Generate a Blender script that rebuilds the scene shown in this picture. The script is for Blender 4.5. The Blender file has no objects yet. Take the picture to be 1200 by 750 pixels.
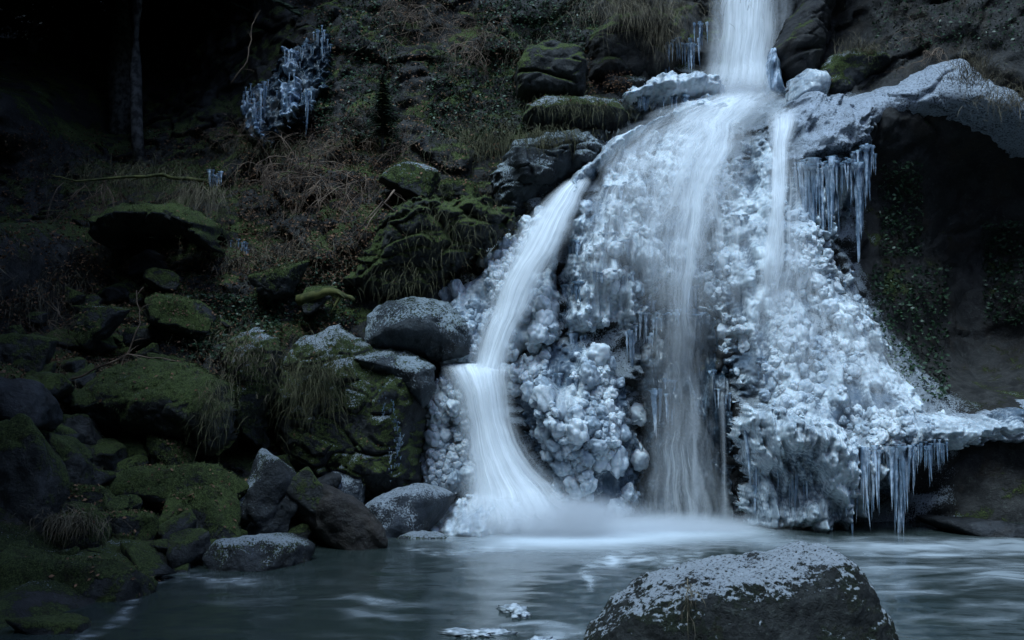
import bpy, math, random
import numpy as np
from mathutils import Vector, Matrix

sc = bpy.context.scene
COL = sc.collection
R = math.radians

# ------------------------------------------------------------------ camera
F = 1287.0                       # focal length in photo pixels (1200 wide)
CAMH, PITCH = 1.6, R(3.3)
cam_d = bpy.data.cameras.new('camera')
cam = bpy.data.objects.new('camera', cam_d)
COL.objects.link(cam)
cam.location = (0, 0, CAMH)
cam.rotation_euler = (R(90) + PITCH, 0, 0)
cam_d.sensor_width = 36.0
cam_d.lens = 36.0 * F / 1200.0
cam_d.clip_end = 600
cam_d.clip_start = 0.05
sc.camera = cam

# ------------------------------------------------------------------ sky, sun
SUN_EL, SUN_AZ = 64.0, 205.0      # high overcast light from above the gorge
w = bpy.data.worlds.new('World'); sc.world = w; w.use_nodes = True
wn = w.node_tree.nodes; wl = w.node_tree.links
bg = wn['Background']
sky = wn.new('ShaderNodeTexSky'); sky.sky_type = 'NISHITA'
sky.sun_disc = False
sky.sun_elevation = R(SUN_EL); sky.sun_rotation = R(SUN_AZ)
sky.altitude = 700; sky.air_density = 1.0; sky.dust_density = 1.0; sky.ozone_density = 1.0
wl.new(sky.outputs[0], bg.inputs[0])
bg.inputs[1].default_value = 0.15
sl = bpy.data.lights.new('sun', 'SUN'); so = bpy.data.objects.new('sun', sl)
COL.objects.link(so)
sl.energy = 1.5; sl.angle = R(30); sl.color = (0.62, 0.85, 1.0)
az = R(SUN_AZ)
sdir = Vector((math.sin(az) * math.cos(R(SUN_EL)), math.cos(az) * math.cos(R(SUN_EL)), math.sin(R(SUN_EL))))
so.rotation_euler = sdir.to_track_quat('Z', 'Y').to_euler()
so.location = sdir * 40
sc.view_settings.view_transform = 'Standard'
sc.view_settings.look = 'None'
sc.view_settings.gamma = 1.0
sc.view_settings.use_curve_mapping = False
sc.view_settings.exposure = 1.32
sc.cycles.max_bounces = 6
sc.cycles.diffuse_bounces = 3
sc.cycles.glossy_bounces = 3
sc.cycles.transmission_bounces = 3
sc.cycles.transparent_max_bounces = 14
sc.cycles.volume_bounces = 1
sc.cycles.use_denoising = True
sc.cycles.caustics_reflective = False
sc.cycles.caustics_refractive = False

# ------------------------------------------------------------------ maths helpers
CP, SP = math.cos(PITCH), math.sin(PITCH)
def at(px, py, Y):
    """world point at depth Y (metres along +Y) seen at photo pixel px, py"""
    r = (px - 600.0) / F; u = (375.0 - py) / F
    t = Y / (CP - u * SP)
    return (r * t, Y, CAMH + t * (SP + u * CP))

def _hash(ix, iy, iz, seed):
    h = (ix.astype(np.uint32) * np.uint32(374761393) + iy.astype(np.uint32) * np.uint32(668265263)
         + iz.astype(np.uint32) * np.uint32(2147483647) + np.uint32((seed * 974711 + 12345) & 0xffffffff))
    h = (h ^ (h >> np.uint32(13))) * np.uint32(1274126177)
    h = (h ^ (h >> np.uint32(16))) * np.uint32(2246822519)
    return h ^ (h >> np.uint32(15))
def _u01(h): return (h & np.uint32(0xffffff)).astype(np.float64) / float(0xffffff)
GR = np.array([(1,1,0),(-1,1,0),(1,-1,0),(-1,-1,0),(1,0,1),(-1,0,1),(1,0,-1),(-1,0,-1),
               (0,1,1),(0,-1,1),(0,1,-1),(0,-1,-1),(1,1,0),(-1,1,0),(0,-1,1),(0,-1,-1)], float)
def perlin(P, seed=0):
    P = np.asarray(P, float)
    I = np.floor(P).astype(np.int64); f = P - I
    u = f * f * f * (f * (f * 6 - 15) + 10)
    out = np.zeros(len(P))
    for dx in (0, 1):
        wx = u[:, 0] if dx else 1 - u[:, 0]
        for dy in (0, 1):
            wy = u[:, 1] if dy else 1 - u[:, 1]
            for dz in (0, 1):
                wz = u[:, 2] if dz else 1 - u[:, 2]
                g = GR[_hash(I[:, 0] + dx, I[:, 1] + dy, I[:, 2] + dz, seed) & np.uint32(15)]
                out += wx * wy * wz * (g[:, 0] * (f[:, 0] - dx) + g[:, 1] * (f[:, 1] - dy) + g[:, 2] * (f[:, 2] - dz))
    return out
def fbm(P, octv=4, seed=0, gain=0.5):
    P = np.asarray(P, float); o = np.zeros(len(P)); a = 1.0
    for k in range(octv):
        o += a * perlin(P * 2.03 ** k, seed + 17 * k); a *= gain
    return o
def voronoi(P, seed=0, jit=0.9):
    """F1, F2 and a random number for the nearest cell"""
    P = np.asarray(P, float)
    I = np.floor(P).astype(np.int64); f = P - I
    F1 = np.full(len(P), 9.0); F2 = np.full(len(P), 9.0); cid = np.zeros(len(P))
    for dx in (-1, 0, 1):
        for dy in (-1, 0, 1):
            for dz in (-1, 0, 1):
                h = _hash(I[:, 0] + dx, I[:, 1] + dy, I[:, 2] + dz, seed)
                ox = dx + 0.5 + jit * (_u01(h) - 0.5)
                oy = dy + 0.5 + jit * (_u01(h * np.uint32(747796405) + np.uint32(1)) - 0.5)
                oz = dz + 0.5 + jit * (_u01(h * np.uint32(2891336453) + np.uint32(7)) - 0.5)
                d = np.sqrt((ox - f[:, 0]) ** 2 + (oy - f[:, 1]) ** 2 + (oz - f[:, 2]) ** 2)
                m = d < F1
                F2 = np.where(m, F1, np.minimum(F2, d))
                cid = np.where(m, _u01(h * np.uint32(3266489917)), cid)
                F1 = np.where(m, d, F1)
    return F1, F2, cid
def sstep(a, b, x):
    t = np.clip((x - a) / (b - a), 0, 1); return t * t * (3 - 2 * t)

# smooth depth of the rock wall: Y as a function of (X, Z)
CTRL_PX = [
 (0,700,7.6),(0,640,8.6),(0,500,10.2),(0,400,12),(0,300,14),(0,200,17),(0,50,21),(0,-100,22.5),
 (100,720,7.9),(100,640,9.4),(100,520,11.2),(100,420,12.2),(100,330,13.6),(100,250,14.8),(100,150,17.5),(100,20,20.5),
 (200,680,9.4),(200,600,10.8),(200,520,12.0),(200,440,12.3),(200,340,13.5),(200,260,14.6),(200,160,17),(200,0,20),(200,-100,21),
 (330,640,10.9),(330,570,12.3),(330,470,12.8),(330,350,13.5),(330,250,14.6),(330,160,15.4),(330,60,16.6),(330,-60,17.6),
 (450,610,12.6),(450,430,13.2),(450,330,13.7),(450,250,14.2),(450,120,15.4),(450,0,16.4),(450,-100,17.2),
 (530,600,13.0),(550,430,13.4),(580,300,14.0),(580,200,14.6),(580,110,15.5),(580,0,16.3),(580,-100,17),
 (640,240,14.1),(620,340,13.8),(600,440,13.5),(600,590,13.4),
 (660,220,14.0),(700,160,14.7),(750,130,15.0),(850,120,15.2),(950,140,14.3),
 (690,300,13.5),(760,300,13.5),(850,300,13.5),(940,300,13.3),
 (660,400,13.5),(760,400,13.5),(850,400,13.2),(950,400,12.9),(1010,420,12.9),
 (680,500,13.2),(790,520,13.8),(900,500,12.5),(1000,510,12.4),(1080,500,12.5),
 (700,612,13.2),(800,612,13.9),(900,622,12.9),(1000,628,12.8),(1080,632,12.8),
 (700,100,15.5),(700,0,16.2),(780,60,15.8),(830,60,16.1),(925,60,16.1),(870,0,16.3),(870,-80,16.6),(700,-100,17),
 (960,60,15.3),(1000,0,15.4),(1000,-90,15.5),(1020,150,13.7),(1100,100,13.9),(1100,0,14.3),(1100,-90,14.4),(1200,110,13.3),(1200,0,13.6),(1200,-100,13.7),
 (1022,220,14.2),(1100,250,14.7),(1160,210,14.6),(1200,300,14.6),(1100,350,14.5),(1060,330,14.3),(1085,430,13.9),(1200,400,14.5),(1150,450,14.1),(1100,485,13.0),(1200,480,12.9),
 (1080,570,12.9),(1200,560,12.8),(1200,640,12.5),
]
CT = [(p[0], p[2], p[1]) for p in (at(*c) for c in CTRL_PX)]          # X, Z, Y
CT += [(-5.2, 0, 4.0), (-5.4, 1.2, 5.5), (-6.0, 3, 9), (-7.2, 5.5, 14), (-9, 0.5, 0.5), (-9, 3, 3.0), (-10, 6, 10), (-13, 2, -6), (-13, 6, 0),
       (-12, 10, 16), (-6, 11, 23), (0, 11, 18.5), (6, 10, 16.5), (7.2, 0, 9.8), (7.5, 3, 10.6), (7.5, 6, 12), (9, 0, 5.5), (9.5, 4, 7.5),
       (10, 9, 13), (12, 0, -2), (13, 5, 2), (13, 9, 8), (-3, -1, 8), (0, -1, 11.5), (4, -1, 11.8), (7, -1, 9)]
CT = np.array(CT, float)
def _rbf(xz, y):
    n = len(xz)
    D = np.sqrt(((xz[:, None] - xz[None]) ** 2).sum(-1) + 0.02)
    A = np.zeros((n + 3, n + 3)); A[:n, :n] = D; A[:n, n] = 1; A[:n, n + 1:] = xz
    A[n, :n] = 1; A[n + 1:, :n] = xz.T
    A[np.arange(n), np.arange(n)] -= 0.02
    s = np.linalg.solve(A, np.concatenate([y, np.zeros(3)]))
    def ev(X, Z):
        X = np.asarray(X, float).ravel(); Z = np.asarray(Z, float).ravel(); o = np.empty(len(X))
        for i in range(0, len(X), 20000):
            q = np.stack([X[i:i + 20000], Z[i:i + 20000]], 1)
            d = np.sqrt(((q[:, None] - xz[None]) ** 2).sum(-1) + 0.02)
            o[i:i + 20000] = d @ s[:n] + s[n] + q @ s[n + 1:]
        return o
    return ev
cliffS = _rbf(CT[:, :2], CT[:, 2])
def rock_noise(P, seed=3, amp=1.0):
    """craggy relief: slabs, cracks and grain (metres, + = outwards)"""
    W = P + 0.35 * np.stack([fbm(P * 0.7, 3, seed + 5), fbm(P * 0.7, 3, seed + 6), fbm(P * 0.7, 3, seed + 7)], 1)
    f1, f2, c = voronoi(W * np.array([1.1, 1.1, 1.7]), seed)
    g1, g2, c2 = voronoi(W * np.array([2.9, 2.9, 3.9]), seed + 1)
    o = 0.30 * (c - 0.5) * sstep(0.0, 0.16, f2 - f1) - 0.10 * np.exp(-(f2 - f1) / 0.05)
    o += 0.12 * (c2 - 0.5) * sstep(0.0, 0.2, g2 - g1) - 0.05 * np.exp(-(g2 - g1) / 0.06)
    o += 0.16 * fbm(P * 1.1, 3, seed + 2) + 0.05 * fbm(P * 5, 4, seed + 3)
    return o * amp
def cliff_full(X, Z):
    X = np.asarray(X, float).ravel(); Z = np.asarray(Z, float).ravel()
    Y = cliffS(X, Z)
    # the cave wall past the ice fan is one smooth face
    amp = 1 - 0.72 * sstep(3.9, 4.5, X - 0.25 * (Z - 2)) * (1 - sstep(4.6, 5.4, Z))
    return Y - rock_noise(np.stack([X, Y, Z], 1)) * amp
def on_cliff(px, py, off=0.0, full=False):
    Y = 13.5
    for _ in range(14):
        X, _y, Z = at(px, py, Y)
        Y = 0.5 * Y + 0.5 * float((cliff_full if full else cliffS)([X], [Z])[0])
    X, _y, Z = at(px, py, Y)
    return Vector(at(px, py, Y - off))
def on_cliff_many(px, py, off=0.0, full=True):
    px = np.asarray(px, float); py = np.asarray(py, float)
    r = (px - 600) / F; u = (375 - py) / F; Y = np.full(len(px), 13.5)
    for it in range(10):
        t = Y / (CP - u * SP)
        Y = 0.5 * Y + 0.5 * cliffS(r * t, CAMH + t * (SP + u * CP))
    for it in range(4 if full else 0):
        t = Y / (CP - u * SP)
        Y = 0.4 * Y + 0.6 * cliff_full(r * t, CAMH + t * (SP + u * CP))
    Y = Y - off; t = Y / (CP - u * SP)
    return np.stack([r * t, Y, CAMH + t * (SP + u * CP)], 1)

# ------------------------------------------------------------------ mesh helpers
def link(name, me, mat=None, parent=None, label=None, cat=None, group=None, kind=None, smooth=True):
    o = bpy.data.objects.new(name, me); COL.objects.link(o)
    if mat is not None and len(me.materials) == 0: me.materials.append(mat)
    if parent is not None: o.parent = parent
    tag(o, label, cat, group, kind)
    if smooth and me is not None and not me.get('sm'):
        me.shade_smooth(); me['sm'] = 1
    return o
def tag(o, label=None, cat=None, group=None, kind=None):
    if label: o['label'] = label
    if cat: o['category'] = cat
    if group: o['group'] = group
    if kind: o['kind'] = kind
    return o
def empty(name, loc=(0, 0, 0), label=None, cat=None, group=None):
    o = bpy.data.objects.new(name, None); COL.objects.link(o); o.location = loc
    o.empty_display_size = 0.1
    return tag(o, label, cat, group)
def mesh(name, V, Fc, uv=None):
    me = bpy.data.meshes.new(name)
    V = np.asarray(V, np.float32); 
    if isinstance(Fc, np.ndarray):
        n, k = Fc.shape
        me.vertices.add(len(V)); me.vertices.foreach_set('co', V.ravel())
        me.loops.add(n * k); me.loops.foreach_set('vertex_index', Fc.astype(np.int32).ravel())
        me.polygons.add(n); me.polygons.foreach_set('loop_start', np.arange(0, n * k, k, dtype=np.int32))
        me.update(calc_edges=True)
        if uv is not None:
            l = me.uv_layers.new(name='UVMap')
            l.data.foreach_set('uv', np.asarray(uv, np.float32)[Fc.ravel()].ravel())
        me.validate()
    else:
        me.from_pydata([tuple(v) for v in V], [], Fc)
    return me
def grid_faces(nu, nv, flip=False):
    i = np.arange(nu - 1)[:, None] * nv + np.arange(nv - 1)[None]
    i = i.ravel()
    q = np.stack([i, i + nv, i + nv + 1, i + 1], 1)
    return q[:, ::-1] if flip else q
def in_poly(poly, X, Z):
    """signed distance to a polygon, positive inside"""
    n = len(poly); d = np.full(X.shape, 1e9); ins = np.zeros(X.shape, bool)
    for k in range(n):
        x0, z0 = poly[k]; x1, z1 = poly[(k + 1) % n]
        ex, ez = x1 - x0, z1 - z0
        t = np.clip(((X - x0) * ex + (Z - z0) * ez) / (ex * ex + ez * ez + 1e-12), 0, 1)
        d = np.minimum(d, (X - x0 - t * ex) ** 2 + (Z - z0 - t * ez) ** 2)
        c = ((z0 > Z) != (z1 > Z)) & (X < ex * (Z - z0) / (ez + 1e-12) + x0)
        ins ^= c
    d = np.sqrt(d)
    return np.where(ins, d, -d)

class Patch:
    """A solid lump with a traced outline: its outline sits on the wall (or at its own depth) and its face bulges out."""
    def __init__(s, outline, thick=0.3, Rr=0.3, Y=None, depth_pts=None, sink=0.2, back=None, edge=0.05, disp=None, res=0.014, seed=1, px_off=0.0, power=2.0, white=None):
        s.white = white
        ol = [tuple(o) for o in outline]
        if Y is None and depth_pts is None:
            W3 = [tuple(q) for q in on_cliff_many([o[0] for o in ol], [o[1] for o in ol], px_off, False)]
        else:
            W3 = [at(o[0], o[1], o[2] if len(o) > 2 else Y) for o in ol]
        s.poly = [(p[0], p[2]) for p in W3]
        if Y is None and depth_pts is None: s.base = lambda X, Z: cliffS(X, Z) - px_off
        else:
            pts = W3 + [at(*d) for d in (depth_pts or [])]
            pts = np.array(pts) + np.random.RandomState(seed).normal(0, 1e-4, (len(pts), 3))
            if np.ptp(pts[:, 1]) < 0.01 and not depth_pts:
                yy = float(pts[:, 1].mean()); s.base = lambda X, Z: np.full(np.asarray(X).size, yy)
            else: s.base = _rbf(pts[:, [0, 2]], pts[:, 1])
        s.thick, s.Rr, s.sink, s.back, s.edge, s.disp, s.res, s.seed, s.power = thick, Rr, sink, back, edge, disp, res, seed, power
    def field(s, X, Z):
        X = np.asarray(X, float).ravel(); Z = np.asarray(Z, float).ravel()
        d = in_poly(s.poly, X, Z)
        P0 = np.stack([X, np.zeros_like(X), Z], 1)
        d = d + s.edge * (fbm(P0 * 3.0, 3, s.seed) + 0.6 * fbm(P0 * 11, 2, s.seed + 4))
        t = np.clip(d / s.Rr, 0, 1)
        prof = (1 - (1 - t) ** s.power) ** (1.0 / s.power)
        return d, prof
    def front(s, X, Z):
        d, prof = s.field(X, Z)
        Yb = s.base(X, Z)
        Y = Yb + s.sink - (s.thick + s.sink) * prof
        if s.disp is not None:
            Y = Y - s.disp(np.stack([np.asarray(X).ravel(), Yb, np.asarray(Z).ravel()], 1)) * prof ** 0.7
        return Y, d
    def build(s, name, mat, **kw):
        xs = [p[0] for p in s.poly]; zs = [p[1] for p in s.poly]
        x = np.arange(min(xs) - 0.06, max(xs) + 0.06, s.res); z = np.arange(min(zs) - 0.06, max(zs) + 0.06, s.res)
        X, Z = np.meshgrid(x, z, indexing='ij'); X = X.ravel(); Z = Z.ravel()
        ok = s.field(X, Z)[0] > -s.res * 0.7
        fc = grid_faces(len(x), len(z))
        fc = fc[ok[fc].all(1)]
        used, inv = np.unique(fc, return_inverse=True); fc = inv.reshape(fc.shape)
        X, Z = X[used], Z[used]
        Y, d = s.front(X, Z)
        V = np.stack([X, Y, Z], 1)
        if s.back is not None:
            prof = s.field(X, Z)[1]
            Yb = s.base(X, Z) + s.sink + s.back * prof
            n0 = len(V)
            V = np.concatenate([V, np.stack([X, Yb + 0.0005, Z], 1)])
            fc = np.concatenate([fc, fc[:, ::-1] + n0])
        me = mesh(name, V, fc)
        if s.white is not None:
            a = me.attributes.new('white', 'FLOAT', 'POINT')
            a.data.foreach_set('value', np.resize(s.white(V), len(V)).astype(np.float32))
        return link(name, me, mat, **kw)
    def hit(s, px, py):
        px = np.asarray(px, float); py = np.asarray(py, float)
        r = (px - 600) / F; u = (375 - py) / F; Y = np.full(len(px), 13.2)
        for _ in range(6):
            t = Y / (CP - u * SP); Y = 0.4 * Y + 0.6 * s.front(r * t, CAMH + t * (SP + u * CP))[0]
        t = Y / (CP - u * SP)
        return np.stack([r * t, Y, CAMH + t * (SP + u * CP)], 1)

def rot_to(v):
    return Vector(v).to_track_quat('Z', 'Y').to_matrix()

def tube(V, Fc, pts, rads, sides=5, seed_rot=0.0, cap=True):
    pts = [Vector(p) for p in pts]; n0 = len(V)
    for i, p in enumerate(pts):
        t = (pts[min(i + 1, len(pts) - 1)] - pts[max(i - 1, 0)])
        if t.length < 1e-9: t = Vector((0, 0, 1))
        M = rot_to(t)
        for k in range(sides):
            a = 2 * math.pi * k / sides + seed_rot
            V.append(tuple(p + M @ Vector((math.cos(a) * rads[i], math.sin(a) * rads[i], 0))))
    for i in range(len(pts) - 1):
        for k in range(sides):
            a = n0 + i * sides + k; b = n0 + i * sides + (k + 1) % sides
            Fc.append((a, b, b + sides, a + sides))
    if cap:
        Fc.append(tuple(n0 + k for k in range(sides))[::-1]); Fc.append(tuple(n0 + (len(pts) - 1) * sides + k for k in range(sides)))

_ico = {}
def ico(sub):
    if sub not in _ico:
        import bmesh
        bm = bmesh.new(); bmesh.ops.create_icosphere(bm, subdivisions=sub, radius=1)
        V = np.array([v.co[:] for v in bm.verts]); Fc = np.array([[v.index for v in f.verts] for f in bm.faces]); bm.free()
        _ico[sub] = (V, Fc)
    return _ico[sub]

# ------------------------------------------------------------------ materials
class NT:
    def __init__(s, name):
        s.m = bpy.data.materials.new(name); s.m.use_nodes = True
        s.t = s.m.node_tree; s.n = s.t.nodes; s.l = s.t.links
        s.b = s.n['Principled BSDF']; s.out = s.n['Material Output']
        s.pos = s.n.new('ShaderNodeNewGeometry')
    def sock(s, i, v):
        if v is None: return
        if isinstance(v, (int, float)): i.default_value = v
        elif isinstance(v, tuple): i.default_value = v if len(v) == len(i.default_value) else tuple(v) + (1.0,)
        else: s.l.new(v, i)
    def noise(s, scale, detail=5, rough=0.55, vec=None, dist=0.0, stretch=None):
        n = s.n.new('ShaderNodeTexNoise')
        v = vec if vec is not None else s.pos.outputs['Position']
        if stretch:
            mp = s.n.new('ShaderNodeMapping'); mp.inputs['Scale'].default_value = stretch
            s.l.new(v, mp.inputs['Vector']); v = mp.outputs[0]
        s.l.new(v, n.inputs['Vector'])
        n.inputs['Scale'].default_value = scale; n.inputs['Detail'].default_value = detail
        n.inputs['Roughness'].default_value = rough; n.inputs['Distortion'].default_value = dist
        return n.outputs[0]
    def vor(s, scale, vec=None, feature='F1', stretch=None):
        n = s.n.new('ShaderNodeTexVoronoi'); n.feature = feature
        v = vec if vec is not None else s.pos.outputs['Position']
        if stretch:
            mp = s.n.new('ShaderNodeMapping'); mp.inputs['Scale'].default_value = stretch
            s.l.new(v, mp.inputs['Vector']); v = mp.outputs[0]
        s.l.new(v, n.inputs['Vector'])
        n.inputs['Scale'].default_value = scale
        return n.outputs[0]
    def math(s, op, a, b=None, c=None, clamp=False):
        n = s.n.new('ShaderNodeMath'); n.operation = op; n.use_clamp = clamp
        s.sock(n.inputs[0], a); s.sock(n.inputs[1], b); s.sock(n.inputs[2], c)
        return n.outputs[0]
    def ramp(s, x, lo, hi, a=0.0, b=1.0):
        n = s.n.new('ShaderNodeMapRange'); n.interpolation_type = 'SMOOTHSTEP'
        s.sock(n.inputs['Value'], x)
        n.inputs['From Min'].default_value = lo; n.inputs['From Max'].default_value = hi
        n.inputs['To Min'].default_value = a; n.inputs['To Max'].default_value = b
        return n.outputs[0]
    def mix(s, f, a, b):
        n = s.n.new('ShaderNodeMix'); n.data_type = 'RGBA'
        s.sock(n.inputs[0], f); s.sock(n.inputs[6], a); s.sock(n.inputs[7], b)
        return n.outputs[2]
    def sep(s, v):
        n = s.n.new('ShaderNodeSeparateXYZ'); s.l.new(v, n.inputs[0]); return n.outputs
    def bump(s, h, strength=0.5, dist=0.02, prev=None):
        n = s.n.new('ShaderNodeBump'); n.inputs['Strength'].default_value = strength; n.inputs['Distance'].default_value = dist
        s.l.new(h, n.inputs['Height'])
        if prev is not None: s.l.new(prev, n.inputs['Normal'])
        return n.outputs[0]
    def set(s, **k):
        for a, v in k.items(): s.sock(s.b.inputs[a.replace('_', ' ')], v)
        return s.m

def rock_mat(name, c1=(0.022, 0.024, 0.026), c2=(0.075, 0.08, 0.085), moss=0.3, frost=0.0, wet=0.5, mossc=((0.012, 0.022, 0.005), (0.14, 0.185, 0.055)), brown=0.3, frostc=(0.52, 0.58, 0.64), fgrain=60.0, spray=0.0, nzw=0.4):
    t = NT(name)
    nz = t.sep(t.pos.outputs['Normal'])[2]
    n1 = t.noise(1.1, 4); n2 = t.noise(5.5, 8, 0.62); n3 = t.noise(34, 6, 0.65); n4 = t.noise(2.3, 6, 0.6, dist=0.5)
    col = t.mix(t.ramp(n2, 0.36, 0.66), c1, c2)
    col = t.mix(t.math('MULTIPLY', t.ramp(n4, 0.5, 0.68), brown), col, (0.032, 0.024, 0.017))
    # lichen specks
    col = t.mix(t.math('MULTIPLY', t.ramp(t.noise(22, 5, 0.7), 0.56, 0.7), 0.4), col, (0.10, 0.115, 0.10))
    rough = t.ramp(n2, 0.3, 0.7, 0.75 - 0.45 * wet, 0.9 - 0.3 * wet)
    h = t.math('ADD', t.math('ADD', t.math('MULTIPLY', n2, 1.0), t.math('MULTIPLY', n3, 0.5)), t.math('MULTIPLY', t.noise(110, 4, 0.7), 0.22))
    if moss > 0:
        mm = t.math('ADD', t.math('MULTIPLY', nz, 0.28), t.math('ADD', t.math('MULTIPLY', n4, 1.0), t.math('MULTIPLY', n3, 0.35)))
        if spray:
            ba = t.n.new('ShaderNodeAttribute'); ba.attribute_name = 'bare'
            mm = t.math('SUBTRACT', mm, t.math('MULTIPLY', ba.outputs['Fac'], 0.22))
        mm = t.ramp(mm, 1.02 - 0.7 * moss, 1.14 - 0.7 * moss)
        mg = t.noise(85, 4, 0.75)
        mc = t.mix(t.ramp(t.math('ADD', t.math('MULTIPLY', mg, 0.75), t.math('ADD', t.math('MULTIPLY', n3, 0.35), t.math('MULTIPLY', n1, 0.4))), 0.58, 0.95), mossc[0], mossc[1])
        mc = t.mix(t.math('MULTIPLY', t.ramp(t.noise(11, 5, 0.7), 0.52, 0.64), 0.6), mc, (0.03, 0.024, 0.014))
        col = t.mix(mm, col, mc)
        rough = t.math('ADD', t.math('MULTIPLY', mm, 0.5), rough, clamp=True)
        h = t.math('ADD', h, t.math('MULTIPLY', mm, t.math('MULTIPLY', t.noise(60, 5, 0.8), 1.3)))
    if frost > 0:
        fg = t.noise(fgrain, 4, 0.7)
        fm = t.math('ADD', t.math('MULTIPLY', nz, nzw), t.math('MULTIPLY', n4, 1.2))
        if spray:
            sa = t.n.new('ShaderNodeAttribute'); sa.attribute_name = 'spray'
            fm = t.math('ADD', fm, t.math('MULTIPLY', sa.outputs['Fac'], spray))
        fm = t.ramp(fm, 1.0 - 0.75 * frost, 1.6 - 0.75 * frost)
        fm = t.ramp(t.math('ADD', fm, t.math('MULTIPLY', t.math('SUBTRACT', fg, 0.5), 3.0)), 0.52, 0.92)
        col = t.mix(t.math('MULTIPLY', fm, 0.92), col, frostc)
        rough = t.math('SUBTRACT', rough, t.math('MULTIPLY', fm, 0.2), clamp=True)
        h = t.math('ADD', h, t.math('MULTIPLY', fm, t.math('MULTIPLY', fg, 1.0)))
    return t.set(Base_Color=col, Roughness=rough, Normal=t.bump(h, 1.0, 0.038), Specular_IOR_Level=0.32)

M = {}
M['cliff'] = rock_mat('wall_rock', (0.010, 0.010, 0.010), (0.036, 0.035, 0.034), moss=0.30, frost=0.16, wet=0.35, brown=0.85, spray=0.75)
M['cave'] = rock_mat('cave_rock', (0.010, 0.010, 0.011), (0.03, 0.029, 0.028), moss=0.2, wet=0.4, brown=0.5)
M['rock'] = rock_mat('rock', (0.010, 0.011, 0.011), (0.05, 0.052, 0.052), moss=0.44, frost=0.12, wet=0.6)
M['rockbare'] = rock_mat('rock_bare', (0.009, 0.010, 0.012), (0.032, 0.035, 0.04), moss=0.0, frost=0.15, wet=0.7)
M['rockwet'] = rock_mat('rock_wet_brown', (0.012, 0.010, 0.009), (0.04, 0.034, 0.03), moss=0.0, frost=0.0, wet=0.8, brown=0.6)
M['rockmoss'] = rock_mat('rock_mossy', (0.011, 0.012, 0.012), (0.042, 0.044, 0.044), moss=0.52, frost=0.14, wet=0.25)
M['rockmossfrost'] = rock_mat('rock_mossy_frosted', (0.014, 0.015, 0.016), (0.045, 0.048, 0.05), moss=0.58, frost=0.58, wet=0.25, fgrain=50)
M['rockfrost'] = rock_mat('rock_frosted', (0.009, 0.011, 0.012), (0.036, 0.04, 0.045), moss=0.3, frost=0.62, wet=0.75, fgrain=62)
M['rockice'] = rock_mat('rock_iced', (0.012, 0.016, 0.021), (0.05, 0.06, 0.075), moss=0.05, frost=0.78, wet=0.95, fgrain=55)
M['rime'] = rock_mat('rock_rimed', (0.03, 0.038, 0.048), (0.11, 0.135, 0.165), moss=0.0, frost=1.4, wet=0.8, fgrain=45, nzw=0.12, frostc=(0.52, 0.58, 0.66))
M['rockrime'] = rock_mat('rock_glazed', (0.012, 0.016, 0.02), (0.05, 0.06, 0.068), moss=0.34, frost=0.86, wet=0.8, fgrain=42, nzw=0.22, frostc=(0.48, 0.56, 0.62))
M['front'] = rock_mat('boulder_frosted', (0.007, 0.008, 0.008), (0.024, 0.026, 0.025), moss=0.4, frost=0.13, wet=0.3, mossc=((0.006, 0.010, 0.005), (0.03, 0.04, 0.022)), fgrain=55, nzw=0.95, frostc=(0.62, 0.67, 0.72))

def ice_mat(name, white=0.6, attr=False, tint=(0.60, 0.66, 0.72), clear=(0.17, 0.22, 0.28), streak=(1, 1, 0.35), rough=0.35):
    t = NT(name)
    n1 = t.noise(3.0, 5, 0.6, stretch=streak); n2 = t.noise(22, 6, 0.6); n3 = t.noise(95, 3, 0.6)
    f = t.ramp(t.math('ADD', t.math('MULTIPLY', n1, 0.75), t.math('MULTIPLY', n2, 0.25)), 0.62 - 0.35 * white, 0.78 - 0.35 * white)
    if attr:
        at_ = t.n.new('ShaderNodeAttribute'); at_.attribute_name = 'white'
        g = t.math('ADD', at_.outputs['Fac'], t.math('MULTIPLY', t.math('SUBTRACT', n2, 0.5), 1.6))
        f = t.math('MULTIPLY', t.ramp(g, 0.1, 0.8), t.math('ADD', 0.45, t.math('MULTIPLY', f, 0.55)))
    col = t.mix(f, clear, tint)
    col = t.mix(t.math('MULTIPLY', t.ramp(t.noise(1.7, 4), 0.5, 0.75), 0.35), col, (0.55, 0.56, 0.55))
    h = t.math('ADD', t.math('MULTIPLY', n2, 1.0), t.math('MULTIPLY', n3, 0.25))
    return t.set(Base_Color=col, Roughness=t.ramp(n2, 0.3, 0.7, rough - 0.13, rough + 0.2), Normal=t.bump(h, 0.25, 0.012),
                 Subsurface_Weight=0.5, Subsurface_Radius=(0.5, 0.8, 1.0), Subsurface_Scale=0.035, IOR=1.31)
M['ice'] = ice_mat('ice_white', 0.62, tint=(0.55, 0.59, 0.62), clear=(0.27, 0.32, 0.37), rough=0.24)
M['iceflow'] = ice_mat('ice_flow', 0.55, True, tint=(0.54, 0.59, 0.62), clear=(0.09, 0.12, 0.155), rough=0.22)
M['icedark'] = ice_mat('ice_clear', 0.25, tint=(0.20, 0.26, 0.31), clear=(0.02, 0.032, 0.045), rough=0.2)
M['icicle'] = ice_mat('icicle_ice', 0.45, tint=(0.5, 0.58, 0.68), clear=(0.13, 0.18, 0.24), streak=(4, 4, 0.6), rough=0.2)

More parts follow.
